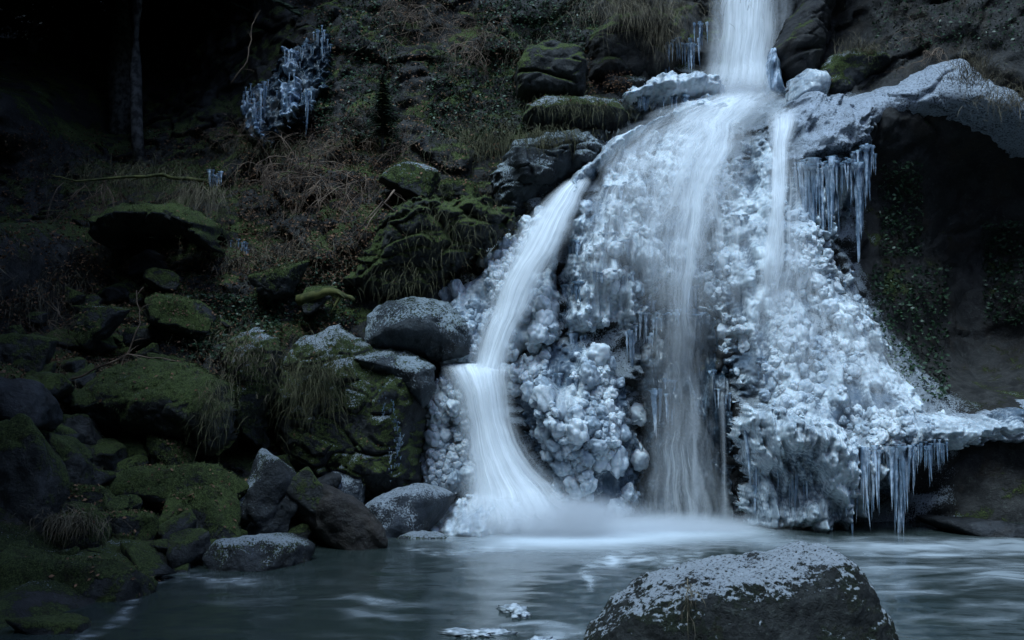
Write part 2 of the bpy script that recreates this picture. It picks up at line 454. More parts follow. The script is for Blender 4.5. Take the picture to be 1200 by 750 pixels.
def fall_mat(name, dens=0.9, edge=1.6, streaks=9.0, contrast=0.5, fade=(0.06, 0.94)):
    """silky falling water: thin white sheet, streaked along the flow, thinning to its edges"""
    t = NT(name)
    uvn = t.n.new('ShaderNodeUVMap'); uvn.uv_map = 'UVMap'
    uv = uvn.outputs[0]; so_ = t.sep(uv)
    n = t.noise(streaks, 4, 0.6, vec=uv, stretch=(1.0, 0.045, 1.0))
    n2 = t.noise(streaks * 3.2, 3, 0.6, vec=uv, stretch=(1.0, 0.05, 1.0))
    nb = t.noise(2.2, 3, 0.5)
    st = t.ramp(t.math('ADD', t.math('MULTIPLY', n, 0.7), t.math('MULTIPLY', n2, 0.3)), 0.5 - contrast * 0.22, 0.5 + contrast * 0.22)
    # u runs 0..1 over the width, v is 0..1 along the length in the second uv component / stored scaled
    u = t.math('ABSOLUTE', t.math('SUBTRACT', t.math('MULTIPLY', so_[0], 2.0), 1.0))
    e = t.math('POWER', t.math('SUBTRACT', 1.0, t.math('MULTIPLY', u, u), clamp=True), edge)
    vcol = t.n.new('ShaderNodeAttribute'); vcol.attribute_name = 'thick'
    a = t.math('MULTIPLY', e, t.math('MULTIPLY', t.math('ADD', t.math('MULTIPLY', st, contrast), 1 - contrast), dens))
    a = t.math('MULTIPLY', a, t.math('MULTIPLY', vcol.outputs['Fac'], t.ramp(nb, 0.2, 0.6, 0.75, 1.0)), clamp=True)
    t.n.remove(t.b)
    df = t.n.new('ShaderNodeBsdfDiffuse'); df.inputs[0].default_value = (0.88, 0.91, 0.93, 1)
    tl = t.n.new('ShaderNodeBsdfTranslucent'); tl.inputs[0].default_value = (0.88, 0.91, 0.93, 1)
    m1 = t.n.new('ShaderNodeMixShader'); m1.inputs[0].default_value = 0.22
    t.l.new(df.outputs[0], m1.inputs[1]); t.l.new(tl.outputs[0], m1.inputs[2])
    tr = t.n.new('ShaderNodeBsdfTransparent')
    m2 = t.n.new('ShaderNodeMixShader'); t.l.new(a, m2.inputs[0])
    t.l.new(tr.outputs[0], m2.inputs[1]); t.l.new(m1.outputs[0], m2.inputs[2]); t.l.new(m2.outputs[0], t.out.inputs[0])
    return t.m
M['fall'] = fall_mat('falling_water', 0.8, 1.0, 9, 0.8)
M['veil'] = fall_mat('falling_water_veil', 0.46, 1.2, 12, 1.0)
M['strand'] = fall_mat('falling_water_strand', 1.0, 1.5, 8, 0.75)
M['curtain'] = fall_mat('falling_water_curtain', 0.12, 0.9, 16, 0.9)
M['thin'] = fall_mat('falling_water_thin', 0.3, 1.4, 3, 0.6)

def plain(name, c1, c2, scale=20, rough=0.8, trans=0.0):
    t = NT(name)
    oi = t.noise(scale, 3)
    col = t.mix(t.ramp(oi, 0.35, 0.65), c1, c2)
    t.set(Base_Color=col, Roughness=rough, Specular_IOR_Level=0.25)
    return t.m
M['grass'] = plain('dry_grass', (0.05, 0.043, 0.028), (0.19, 0.16, 0.105), 7)
M['grassgreen'] = plain('green_grass', (0.03, 0.034, 0.016), (0.12, 0.112, 0.06), 6)
M['leaf'] = plain('dead_leaf', (0.035, 0.019, 0.011), (0.21, 0.115, 0.065), 30)
M['ivy'] = plain('ivy_leaf', (0.01, 0.025, 0.012), (0.045, 0.085, 0.045), 20, 0.4)
M['twig'] = plain('twig_bark', (0.04, 0.026, 0.019), (0.23, 0.165, 0.12), 3)
M['twigmoss'] = plain('mossy_bark', (0.03, 0.035, 0.01), (0.10, 0.10, 0.03), 9)
M['needle'] = plain('spruce_needles', (0.006, 0.013, 0.007), (0.02, 0.035, 0.018), 4)
M['bark'] = plain('trunk_bark', (0.03, 0.028, 0.027), (0.13, 0.125, 0.12), 11)
M['foam'] = plain('foam', (0.22, 0.25, 0.27), (0.5, 0.54, 0.57), 22, 0.6)

# ------------------------------------------------------------------ the setting
def make_cliff():
    x = np.concatenate([np.arange(-13, -7.2, 0.12), np.arange(-7.2, 7.4, 0.033), np.arange(7.4, 13, 0.12)])
    z = np.concatenate([np.arange(-0.8, 7.6, 0.033), np.arange(7.6, 12, 0.12)])
    X, Z = np.meshgrid(x, z, indexing='ij')
    Y = cliff_full(X, Z)
    V = np.stack([X.ravel(), Y, Z.ravel()], 1)
    me = mesh('rock_wall', V, grid_faces(len(x), len(z)))
    po = on_cliff_many(*zip(*[(600,250),(690,170),(740,110),(830,90),(925,95),(1010,120),(1010,200),(1000,320),(1075,440),(1120,500),(1100,640),(500,640),(490,440),(560,310)]), 0, False)
    d = in_poly([(q[0], q[2]) for q in po], V[:, 0], V[:, 2])
    pc = on_cliff_many(*zip(*[(752,350),(838,350),(862,450),(868,640),(745,640),(756,500)]), 0, False)
    d = np.minimum(d, -in_poly([(q[0], q[2]) for q in pc], V[:, 0], V[:, 2]) * 1.6 + 0.05)
    a = me.attributes.new('bare', 'FLOAT', 'POINT'); a.data.foreach_set('value', (sstep(3.3, 4.2, V[:, 0]) * np.maximum(sstep(4.9, 5.3, V[:, 2]), 0.75 * (1 - sstep(2.1, 2.7, V[:, 2])) * sstep(0.9, 1.2, V[:, 2]))).astype(np.float32))  # bare dark rock top right; moss also stripped to stand in for shade
    a = me.attributes.new('spray', 'FLOAT', 'POINT'); a.data.foreach_set('value', sstep(-0.6, 0.25, d).astype(np.float32))
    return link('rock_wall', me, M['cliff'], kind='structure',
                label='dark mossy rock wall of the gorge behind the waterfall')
make_cliff()

def make_ground():
    n = 60
    g = np.concatenate([-np.geomspace(220, 14, 20), np.linspace(-13, 13, 40), np.geomspace(14, 220, 20)])
    X, Y = np.meshgrid(g, g + 3, indexing='ij')
    r = np.sqrt(X ** 2 + (Y - 4) ** 2)
    P = np.stack([X.ravel(), Y.ravel(), X.ravel() * 0], 1)
    Z = -0.7 + np.clip(r.ravel() - 14.5, 0, 55) * 0.8 + (0.25 + 0.06 * np.clip(r.ravel() - 14, 0, 30)) * fbm(P * 0.16, 3, 8)
    Z = np.where(r.ravel() < 13.5, np.minimum(Z, -0.45), Z)
    V = np.stack([X.ravel(), Y.ravel(), Z], 1)
    link('ground', mesh('ground', V, grid_faces(len(g), len(g))), plain('forest_soil', (0.012, 0.011, 0.008), (0.03, 0.034, 0.015), 1.3),
         kind='structure', label='forest floor and stream bed rising to wooded gorge slopes')
make_ground()

def pool_mat():
    t = NT('pool_water')
    fa = t.n.new('ShaderNodeAttribute'); fa.attribute_name = 'foam'
    n2 = t.noise(7.0, 6, 0.65, stretch=(0.5, 1.4, 1), dist=0.6)
    fm = t.math('MULTIPLY', t.ramp(t.math('ADD', fa.outputs['Fac'], t.math('MULTIPLY', t.math('SUBTRACT', n2, 0.5), 0.4)), 0.0, 1.3), 0.9)
    col = t.mix(fm, (0.024, 0.034, 0.031), (0.60, 0.66, 0.70))
    rough = t.math('ADD', 0.12, t.math('MULTIPLY', fm, 0.5))
    b = t.bump(t.noise(1.6, 3, 0.5, stretch=(0.8, 1.3, 1)), 0.12, 0.05)
    b = t.bump(t.noise(8, 3, 0.5, stretch=(0.6, 1.5, 1)), 0.15, 0.012, b)
    return t.set(Base_Color=col, Roughness=rough, Normal=b, IOR=1.333)
def seg_dist(pts, x, y):
    d = np.full(x.shape, 1e9)
    for (x0, y0), (x1, y1) in zip(pts[:-1], pts[1:]):
        ex, ey = x1 - x0, y1 - y0
        tt = np.clip(((x - x0) * ex + (y - y0) * ey) / (ex * ex + ey * ey), 0, 1)
        d = np.minimum(d, np.hypot(x - x0 - tt * ex, y - y0 - tt * ey))
    return d
def make_pool():
    x = np.concatenate([np.arange(-9.5, -4.2, 0.15), np.arange(-4.2, 5.6, 0.022), np.arange(5.6, 9.5, 0.15)])
    y = np.concatenate([np.arange(-8, 6.2, 0.2), np.arange(6.2, 13.6, 0.022), np.arange(13.6, 15.5, 0.2)])
    X, Y = np.meshgrid(x, y, indexing='ij'); X = X.ravel(); Y = Y.ravel()
    P = np.stack([X, Y, X * 0], 1)
    W2 = P + 0.35 * np.stack([fbm(P * 0.9, 3, 31), fbm(P * 0.9, 3, 32), X * 0], 1)
    V = P.copy(); V[:, 2] = 0.012 * fbm(P * 1.3, 3, 4)
    Ys = np.clip(Y, 3, None)
    u = (600 + X / Ys * F); v = 449 + CAMH * F / Ys
    wu = u + 14 * fbm(P * 2.2, 3, 33); wv = v + 5 * fbm(P * 2.2, 3, 34)
    st = fbm(W2 * np.array([0.9, 3.2, 1]), 5, 35); sw = fbm(W2 * np.array([1.6, 2.6, 1]), 5, 36)
    fo = 1.1 * np.exp(-((u - 650) / 130) ** 2 - ((v - 622) / 24) ** 2)
    fo += 0.7 * np.exp(-((v - 622) / 13) ** 2) * sstep(560, 640, u) * (1 - sstep(860, 960, u))
    fo += sstep(930, 1030, u) * np.exp(-((wv - 660) / 28) ** 2) * (0.36 + 0.42 * st)
    fo += sstep(850, 930, u) * np.exp(-((wv - 636) / 8) ** 2) * 0.5
    fo += np.clip(st * 1.2 + 0.02, 0, 1) * np.exp(-((u - 1120) / 120) ** 2 - ((v - 705) / 30) ** 2) * 0.6
    fo += np.exp(-((u - 390) / 130) ** 2 - ((v - 700) / 30) ** 2) * (0.10 + 0.45 * np.clip(sw, -0.1, 1))
    fo += np.exp(-((u - 590) / 110) ** 2 - ((v - 738) / 22) ** 2) * (0.14 + 1.2 * np.clip(sw, -0.1, 1))
    fo += np.exp(-((u - 700) / 60) ** 2 - ((v - 668) / 16) ** 2) * (0.16 + 0.7 * np.clip(sw, -0.1, 1))
    for pts, wd, am in [([(684,698),(692,688),(690,676),(682,668),(686,661),(700,657),(716,654)], 5.0, 0.42),
                        ([(716,653),(735,650),(755,653),(772,656),(785,654),(815,650)], 7.0, 0.5),
                        ([(100,742),(130,732),(150,718),(160,702),(170,686),(190,677),(220,672),(260,676),(300,680)], 8.0, 0.35),
                        ([(480,640),(520,648),(560,642),(600,638)], 5.0, 0.35)]:
        dd = seg_dist(pts, u + 3 * fbm(P * 9, 2, 37), v + 2.0 * fbm(P * 9, 3, 38))
        fo += am * np.exp(-(dd / wd) ** 2) * (0.75 + 1.2 * fbm(P * 6, 3, 39))
    fo += 0.10 * np.clip(sw, 0, 1)
    me = mesh('pool_water', V, grid_faces(len(x), len(y)))
    a = me.attributes.new('foam', 'FLOAT', 'POINT'); a.data.foreach_set('value', np.clip(fo, 0, 1.2).astype(np.float32))
    link('pool_water', me, pool_mat(), kind='structure', label='dark pool with drifting foam below the frozen waterfall')
make_pool()

# ------------------------------------------------------------------ rocks
def rock_mesh(name, dims, seed, planes=11, sub=5, sharp=15.0, rough=1.0):
    V, Fc = ico(sub); rs = np.random.RandomState(seed)
    N = rs.normal(size=(planes, 3)); N /= np.linalg.norm(N, axis=1)[:, None]
    N = np.concatenate([N, [[0, 0, 1], [0, 0, -1], [0.15, -1, 0.2]]]); N /= np.linalg.norm(N, axis=1)[:, None]
    h = rs.uniform(0.68, 1.0, len(N))
    q = np.clip(V @ N.T, 1e-3, None) / h
    r = 1.0 / (np.sum(q ** sharp, 1) ** (1 / sharp))
    P = V * r[:, None]
    lo, hi = P.min(0), P.max(0); P = (P - (lo + hi) / 2) / ((hi - lo) / 2)
    D = np.array(dims) / 2
    P = P * D
    nrm = V / np.linalg.norm(V, axis=1)[:, None]
    s = 1.0 / max(min(dims), 0.1)
    off = seed * 7.31
    d = 0.10 * fbm(P * s * 1.1 + off, 3, seed) + 0.045 * fbm(P * s * 3.5 + off, 4, seed + 3)
    f1, f2, c = voronoi(P * s * 1.6 + off, seed)
    d += 0.05 * (c - 0.5) * sstep(0, 0.15, f2 - f1) - 0.035 * np.exp(-(f2 - f1) / 0.05)
    P = P + nrm * (d * rough * min(dims))[:, None]
    return mesh(name, P, Fc)
def boulder(label, px, py, wpx, hpx, Y, mat, seed, depth=0.8, tilt=0.0, turn=0.0, group=None, name='boulder', sub=5, sharp=15.0, planes=11):
    s = Y / F
    dims = (wpx * s, wpx * s * depth, hpx * s)
    c = Vector(at(px, py, Y))
    o = link(name, rock_mesh(name, dims, seed, planes, sub, sharp), M[mat], label=label, cat='boulder', group=group)
    o.location = c; o.rotation_euler = (0, R(tilt), R(turn))
    return o

BOULDERS = [
 # label, px, py, w, h, Y, mat, seed, depth, tilt, turn
 ('big rounded near-black boulder above the mossy slab', 28, 572, 92, 172, 9.4, 'rock', 11, 0.8, -6, 0),
 ('flat-topped dark block lying above the near-black boulder', 20, 472, 92, 58, 10.2, 'rockbare', 12, 0.9, 5, 10),
 ('wedge-shaped dark stone beside the near-black boulder', 84, 548, 72, 56, 10.4, 'rock', 13, 0.8, 28, 0),
 ('squat mossy block under the wedge-shaped stone', 88, 592, 62, 46, 10.1, 'rockmoss', 14, 0.9, 4, 20),
 ('low mossy stone covered in dry grass beside the mossy slab', 82, 630, 96, 58, 9.5, 'rockmoss', 15, 0.9, -8, 0),
 ('square mossy boulder between the slab and the smooth green boulder', 146, 632, 70, 62, 9.8, 'rockmoss', 16, 0.9, 6, 25),
 ('broad low slab covered with dark green moss at the water', 74, 697, 208, 92, 8.5, 'rockmoss', 17, 0.75, 6, -8),
 ('frost-flecked stone at the foot of the mossy slab', 62, 745, 92, 46, 7.3, 'rock', 18, 0.8, 6, 0),
 ('round mossy stone on top of the long mossy rock', 203, 538, 66, 46, 11.3, 'rockmoss', 19, 0.9, 10, 0),
 ('long mossy rock with reddish dry stalks', 205, 570, 190, 54, 11.0, 'rockmoss', 20, 0.6, -4, 0),
 ('smooth grey-green boulder beside the triangular frosted rock', 228, 620, 104, 92, 10.4, 'rockmoss', 21, 0.8, -12, 10),
 ('triangular rock with frosted slanting face', 314, 592, 86, 104, 10.9, 'rockfrost', 22, 0.75, 30, 0),
 ('smooth wet brown boulder sloping into the pool', 396, 604, 136, 62, 11.0, 'rockwet', 23, 0.6, 40, 0),
 ('angular lichen-covered rock leaning on the brown boulder', 368, 600, 62, 100, 10.9, 'rock', 24, 0.7, -28, 0),
 ('flat wedge with frosted face at the pool edge', 306, 655, 128, 50, 9.8, 'rockfrost', 25, 0.7, 3, 15),
 ('small smooth grey stone behind the brown boulder', 374, 566, 52, 42, 12.2, 'rockbare', 26, 0.8, 30, 0),
 ('pale iced stone between the grey stone and the iced boulder', 408, 574, 48, 36, 12.3, 'rockice', 27, 0.9, 20, 0),
 ('iced blue-grey boulder beside the snow mound', 472, 604, 108, 72, 11.9, 'rockice', 28, 0.8, 12, 0),
 ('small iced stone at the waterline below the iced boulder', 496, 634, 60, 24, 11.6, 'rockfrost', 29, 0.9, 0, 0),
 ('small rounded stone inside the dark hollow', 176, 306, 46, 32, 13.9, 'rockbare', 30, 0.8, -8, 0),
 ('flat stone below the rounded stone at the hollow', 190, 328, 48, 26, 13.4, 'rock', 31, 0.8, 4, 0),
 ('rough boulder above the flat-topped dark block', 24, 424, 82, 62, 11.4, 'rock', 32, 0.9, 8, 0),
 ('mossy lump beside the grassy frosted knoll', 118, 386, 62, 52, 12.3, 'rockmossfrost', 33, 0.8, 0, 0),
 ('mossy lump under the leaf litter slope', 210, 372, 84, 46, 12.7, 'rockmoss', 34, 0.8, 10, 0),
 ('dark stone above the shaggy mossy boulder', 372, 352, 46, 34, 13.3, 'rock', 35, 0.8, 0, 0),
 ('mossy rotten lump below the twig thicket', 330, 330, 70, 40, 13.4, 'rockmoss', 36, 0.8, -10, 0),
 ('mossy boulder with frosted crown under the twig thicket', 478, 212, 72, 44, 14.2, 'rockmossfrost', 37, 0.8, 10, 0),
 ('small mossy stone on the edge of the mossy outcrop', 540, 225, 50, 26, 14.2, 'rockmoss', 38, 0.8, 6, 0),
 ('dark stone at the waterline right of the smooth green boulder', 196, 668, 60, 26, 9.6, 'rock', 39, 0.9, 0, 0),
 ('dark flat rock below the icicle ledge at the waterline', 1150, 628, 120, 40, 11.9, 'rockbare', 40, 0.8, 0, 0),
]
for b in BOULDERS:
    boulder(b[0], *b[1:8], depth=b[8], tilt=b[9], turn=b[10], sharp=6.0 if b[6] in ('rockice', 'rockbare', 'rockwet') else 15.0)

# small stones wedged in the bank
rs = random.Random(5)
st_mesh = [rock_mesh('stone', (1, 0.85, 0.7), 60 + k, 10, 4) for k in range(6)]
for k in range(120):
    px = rs.uniform(0, 430); py = rs.uniform(340, 660)
    if px > 300 and py < 540: continue
    p = on_cliff_many([px], [py], 0.08, False)[0]
    o = link('stone', st_mesh[k % 6], M['rock'], label='small dark stone wedged in the mossy bank', cat='stone', group='small stones on the bank')
    s = rs.uniform(0.14, 0.34) if k < 60 else rs.uniform(0.25, 0.55); o.scale = (s * rs.uniform(0.8, 1.4), s, s * rs.uniform(0.6, 1)); o.location = p
    o.rotation_euler = (rs.uniform(-.4, .4), rs.uniform(-.5, .5), rs.uniform(0, 6.3))

def rk(amp=1.0, seed=1, sc_=1.0):
    return lambda P: rock_noise(P * sc_, seed, amp) / sc_
# outcrops: bigger rocks with their own traced shapes
OUT = [
 ('rock', 'tall mossy boulder shaggy with hanging dry grass beside the falls', 'rockmossfrost',
  [(322,560),(318,470),(322,430),(345,395),(395,380),(425,400),(480,412),(505,428),(500,480),(495,530),(488,580),(430,590),(370,570)],
  dict(Y=12.6, thick=0.45, Rr=0.5, sink=0.3, back=0.6, edge=0.05, disp=rk(0.75, 42), res=0.014)),
 ('rock', 'dome-shaped rock sheathed in frost beside the chute', 'rockrime',
  [(424,405),(428,370),(450,352),(490,346),(525,352),(548,380),(550,415),(520,425),(470,415),(440,418)],
  dict(Y=12.9, thick=0.38, Rr=0.34, sink=0.2, back=0.5, edge=0.03, disp=lambda P: rock_noise(P, 43, 0.06) + 0.10 * fbm(P * 1.4, 3, 43), res=0.013)),
 ('rock', 'grey iced capstone above the shaggy mossy boulder', 'rockrime',
  [(412,420),(440,414),(490,418),(512,428),(508,460),(495,480),(470,450),(430,432)],
  dict(Y=12.3, thick=0.2, Rr=0.2, sink=0.1, back=0.4, edge=0.03, disp=lambda P: rock_noise(P, 44, 0.06) + 0.10 * fbm(P * 1.6, 3, 44), res=0.012)),
 ('rock', 'wide overhanging mossy boulder above the dark bank', 'rockmoss',
  [(78,480),(85,455),(120,432),(170,420),(220,425),(255,445),(272,480),(268,520),(245,535),(200,520),(150,515),(100,510)],
  dict(Y=11.5, thick=0.55, Rr=0.5, sink=0.3, back=0.6, edge=0.05, disp=rk(0.4, 45), res=0.014)),
 ('rock', 'mossy knoll frosted white with dry grass', 'rockmossfrost',
  [(262,470),(258,420),(270,395),(295,385),(320,392),(326,420),(318,470),(300,520),(270,515)],
  dict(Y=12.2, thick=0.35, Rr=0.32, sink=0.25, back=0.4, edge=0.05, disp=rk(0.4, 46), res=0.014)),
 ('rock', 'mossy outcrop slab draped with grass left of the chute', 'rockmoss',
  [(398,330),(430,290),(440,262),(470,236),(520,228),(570,228),(600,240),(606,262),(570,292),(540,315),(500,335),(460,350),(430,350)],
  dict(Y=13.5, thick=0.34, Rr=0.28, sink=0.3, back=0.6, edge=0.10, disp=rk(1.1, 47), res=0.013)),
 ('rock', 'frosted grey rock at the lip of the chute', 'rockrime',
  [(578,240),(575,200),(600,165),(640,150),(690,150),(715,170),(700,200),(672,215),(640,235),(605,255)],
  dict(Y=14.1, thick=0.35, Rr=0.35, sink=0.3, back=0.5, edge=0.05, disp=rk(0.9, 48), res=0.014)),
 ('rock', 'pale mossy rock with frozen drips below the snow shelf', 'rockmossfrost',
  [(612,138),(616,120),(640,112),(690,110),(725,118),(740,135),(725,150),(680,150),(640,148)],
  dict(Y=14.7, thick=0.3, Rr=0.24, sink=0.3, back=0.5, edge=0.04, disp=rk(0.4, 49), res=0.014)),
 ('rock', 'dark square block capped with bright moss and snow', 'rock',
  [(606,112),(604,75),(618,55),(650,48),(682,55),(690,80),(686,112),(650,116)],
  dict(Y=15.2, thick=0.32, Rr=0.22, sink=0.3, back=0.5, edge=0.04, disp=rk(0.5, 50), res=0.016, power=3)),
 ('rock', 'dark cliff buttress beside the upper fall', 'cave',
  [(905,60),(918,35),(940,0),(960,-60),(1000,-60),(975,20),(968,60),(955,95),(935,108),(915,85)],
  dict(Y=15.0, thick=0.45, Rr=0.3, sink=0.3, back=0.6, edge=0.04, disp=rk(0.5, 51), res=0.016)),
 ('rock', 'grass-topped knuckle of rock right of the upper fall', 'rockmossfrost',
  [(960,105),(962,80),(975,62),(1005,55),(1035,60),(1042,78),(1020,95),(1000,120),(975,118)],
  dict(Y=14.6, thick=0.35, Rr=0.25, sink=0.3, back=0.5, edge=0.04, disp=rk(0.5, 52), res=0.015)),
 ('rock', 'rock ledge roofing the small dark hollow', 'rockmoss',
  [(108,282),(112,258),(150,240),(210,238),(250,258),(258,300),(240,290),(200,274),(150,272),(120,290)],
  dict(Y=13.5, thick=0.5, Rr=0.2, sink=0.3, back=0.9, edge=0.04, disp=rk(0.4, 53), res=0.016)),
 ('rock', 'mossy cliff block under the overhanging dry grass', 'cliff',
  [(690,95),(688,40),(720,15),(770,10),(800,30),(806,70),(790,98),(740,105)],
  dict(Y=15.6, thick=0.4, Rr=0.3, sink=0.3, back=0.5, edge=0.05, disp=rk(0.7, 54), res=0.018)),
]
for nm, lab, mat, ol, kw in OUT:
    Patch(ol, seed=len(lab), **kw).build('boulder', M[mat], label=lab, cat='boulder')

def loft_boulder(label, prof, Y0, hd, mat, seed, n=300, m=220):
    K = np.array([at(x, y, Y0) for x, y in prof])
    xs = np.linspace(K[0, 0], K[-1, 0], n)
    hz = np.interp(xs, K[:, 0], K[:, 2])
    ker = np.hanning(15); ker /= ker.sum(); hz = np.convolve(np.pad(hz, 7, mode='edge'), ker, 'valid')
    tt = np.linspace(-1, 1, n); dep = hd * np.sqrt(np.clip(1 - np.abs(tt) ** 2.6, 0.0, 1)) + 0.02
    th = np.linspace(0, math.pi, m)
    S_ = np.array([(1.0,0),(1.0,0.22),(0.97,0.48),(0.90,0.72),(0.76,0.89),(0.5,0.97),(0.1,1.0),(-0.35,0.96),(-0.75,0.78),(-0.97,0.4),(-1,0)])
    q = np.concatenate([[0], np.cumsum(np.hypot(*np.diff(S_, axis=0).T))]); q /= q[-1]
    cy = np.interp(th / math.pi, q, S_[:, 0]); sz = np.interp(th / math.pi, q, S_[:, 1])
    k9 = np.hanning(17); k9 /= k9.sum()
    cy = np.convolve(np.pad(cy, 8, mode='edge'), k9, 'valid'); sz = np.convolve(np.pad(sz, 8, mode='edge'), k9, 'valid')
    zb = -0.35
    X = np.repeat(xs[:, None], m, 1); Yv = Y0 - dep[:, None] * cy[None] * 1.0; Zv = zb + (hz[:, None] - zb) * sz[None]
    P_ = np.stack([X.ravel(), Yv.ravel(), Zv.ravel()], 1)
    nrm = np.stack([np.repeat((tt * 0.5)[:, None], m, 1).ravel(), np.repeat(-cy[None], n, 0).ravel(), np.repeat(sz[None], n, 0).ravel()], 1)
    nrm /= np.linalg.norm(nrm, axis=1)[:, None]
    f1, f2, cc = voronoi(P_ * np.array([1.5, 2.2, 2.6]) + 3.3, seed)
    d = 0.035 * fbm(P_ * 1.7 + 5, 3, seed) + 0.03 * fbm(P_ * 6, 4, seed + 1) + 0.008 * fbm(P_ * 30, 3, seed + 2)
    d += 0.022 * (cc - 0.5) * sstep(0, 0.3, f2 - f1) - 0.012 * np.exp(-(f2 - f1) / 0.06)
    d *= np.repeat(sstep(1.0, 0.85, np.abs(tt))[:, None], m, 1).ravel()
    P_ = P_ + nrm * d[:, None]
    link('boulder', mesh('boulder', P_, grid_faces(n, m)), M[mat], label=label, cat='boulder')
loft_boulder('large dark boulder with frosted top standing in the pool',
  [(668,790),(680,752),(700,722),(722,700),(756,676),(800,660),(860,650),(905,643),(945,635),(972,641),(998,668),(1018,698),(1034,725),(1048,765),(1054,800)], 7.0, 0.72, 'front', 41)

# ------------------------------------------------------------------ ice
def billow(P, seed, sz=0.16, stretch=(1, 1, 1), w=(1.0, 0.26, 0.06)):
    o = 0; S = np.array(stretch)
    Wp = P + 0.25 * sz * np.stack([fbm(P / sz * 0.5, 2, seed + 9), fbm(P / sz * 0.5, 2, seed + 8), fbm(P / sz * 0.5, 2, seed + 7)], 1)
    for k, a in enumerate(w):
        f1, f2, c = voronoi(Wp * S / sz * 2.0 ** k, seed + k)
        o = o + a * np.sqrt(np.clip(1 - (f1 / 0.85) ** 2, 0, 1)) * sz * 0.5 / 1.8 ** k
    return o
def clumpW(X, Z):
    X = np.asarray(X, float).ravel(); Z = np.asarray(Z, float).ravel()
    return fbm(np.stack([X * 2.4, X * 0, Z * 1.25], 1), 3, 5)
def ice_white(P): return sstep(-0.48, 0.16, clumpW(P[:, 0], P[:, 2]))
def ice_disp(seed, sz=0.16, amp=1.0, stretch=(1, 1, 1), big=0.25, flute=0.0):
    def f(P):
        wv = ice_white(P)
        d = billow(P, seed, sz, stretch) * 1.15 * amp * (0.35 + 0.65 * wv) + big * fbm(P * 1.3, 3, seed + 20) + 0.13 * (wv - 0.6)
        d = d + 0.006 * fbm(P * 14, 3, seed + 3) + 0.03 * fbm(P * np.array([11, 11, 1.3]), 3, seed + 31)
        if flute: d = d + flute * fbm(P * np.array([9, 9, 0.9]), 3, seed + 30)
        return d
    return f
def nodule_mesh(k):
    V, Fc = ico(4)
    f1, f2, c = voronoi(V * 1.9 + k * 3.7, 70 + k)
    g1, g2, c2 = voronoi(V * 4.2 + k * 1.7, 90 + k)
    h1, h2, c3 = voronoi(V * 9.5 + k * 2.3, 50 + k)
    r = 0.80 + 0.22 * np.sqrt(np.clip(1 - (f1 / 0.8) ** 2, 0, 1)) + 0.07 * np.sqrt(np.clip(1 - (g1 / 0.8) ** 2, 0, 1)) + 0.015 * np.sqrt(np.clip(1 - (h1 / 0.8) ** 2, 0, 1)) + 0.30 * fbm(V * 1.2 + k * 5.1, 2, k)
    return mesh('ice_nodule', V * r[:, None], Fc)
NOD = [nodule_mesh(k) for k in range(10)]
for m_ in NOD: m_.materials.append(M['ice']); m_.shade_smooth(); m_['sm'] = 1
def icicle_mesh(k):
    r_ = random.Random(k); n = 14; sides = 8; V = []; Fc = []
    ph = r_.uniform(0, 6)
    pts, rad = [], []
    for i in range(n + 1):
        t = i / n
        pts.append((0.25 * math.sin(ph + t * 5) * t * 0.5, 0.25 * math.cos(ph * 2 + t * 4) * t * 0.4, -t))
        rad.append((1 + 0.9 * max(0, 1 - t / 0.14)) * max(0.02, (1 - t) ** 0.75 * (1 + 0.22 * math.sin(ph + t * 23 + k)) * (1 + 0.3 * r_.uniform(-1, 1) * (0.3 + t * 0.4))))
    for i, p in enumerate(pts):
        for s in range(sides):
            a = 2 * math.pi * s / sides; q = rad[i] * (1 + 0.18 * math.sin(3 * a + ph + t))
            V.append((p[0] + q * math.cos(a), p[1] + q * math.sin(a), p[2]))
    for i in range(n):
        for s in range(sides):
            a = i * sides + s; b = i * sides + (s + 1) % sides
            Fc.append((a, a + sides, b + sides, b))
    Fc.append(tuple(range(sides))); Fc.append(tuple(n * sides + s for s in range(sides))[::-1])
    me = mesh('icicle', V, Fc); me.materials.append(M['icicle']); me.shade_smooth(); me['sm'] = 1
    return me
ICM = [icicle_mesh(k) for k in range(8)]

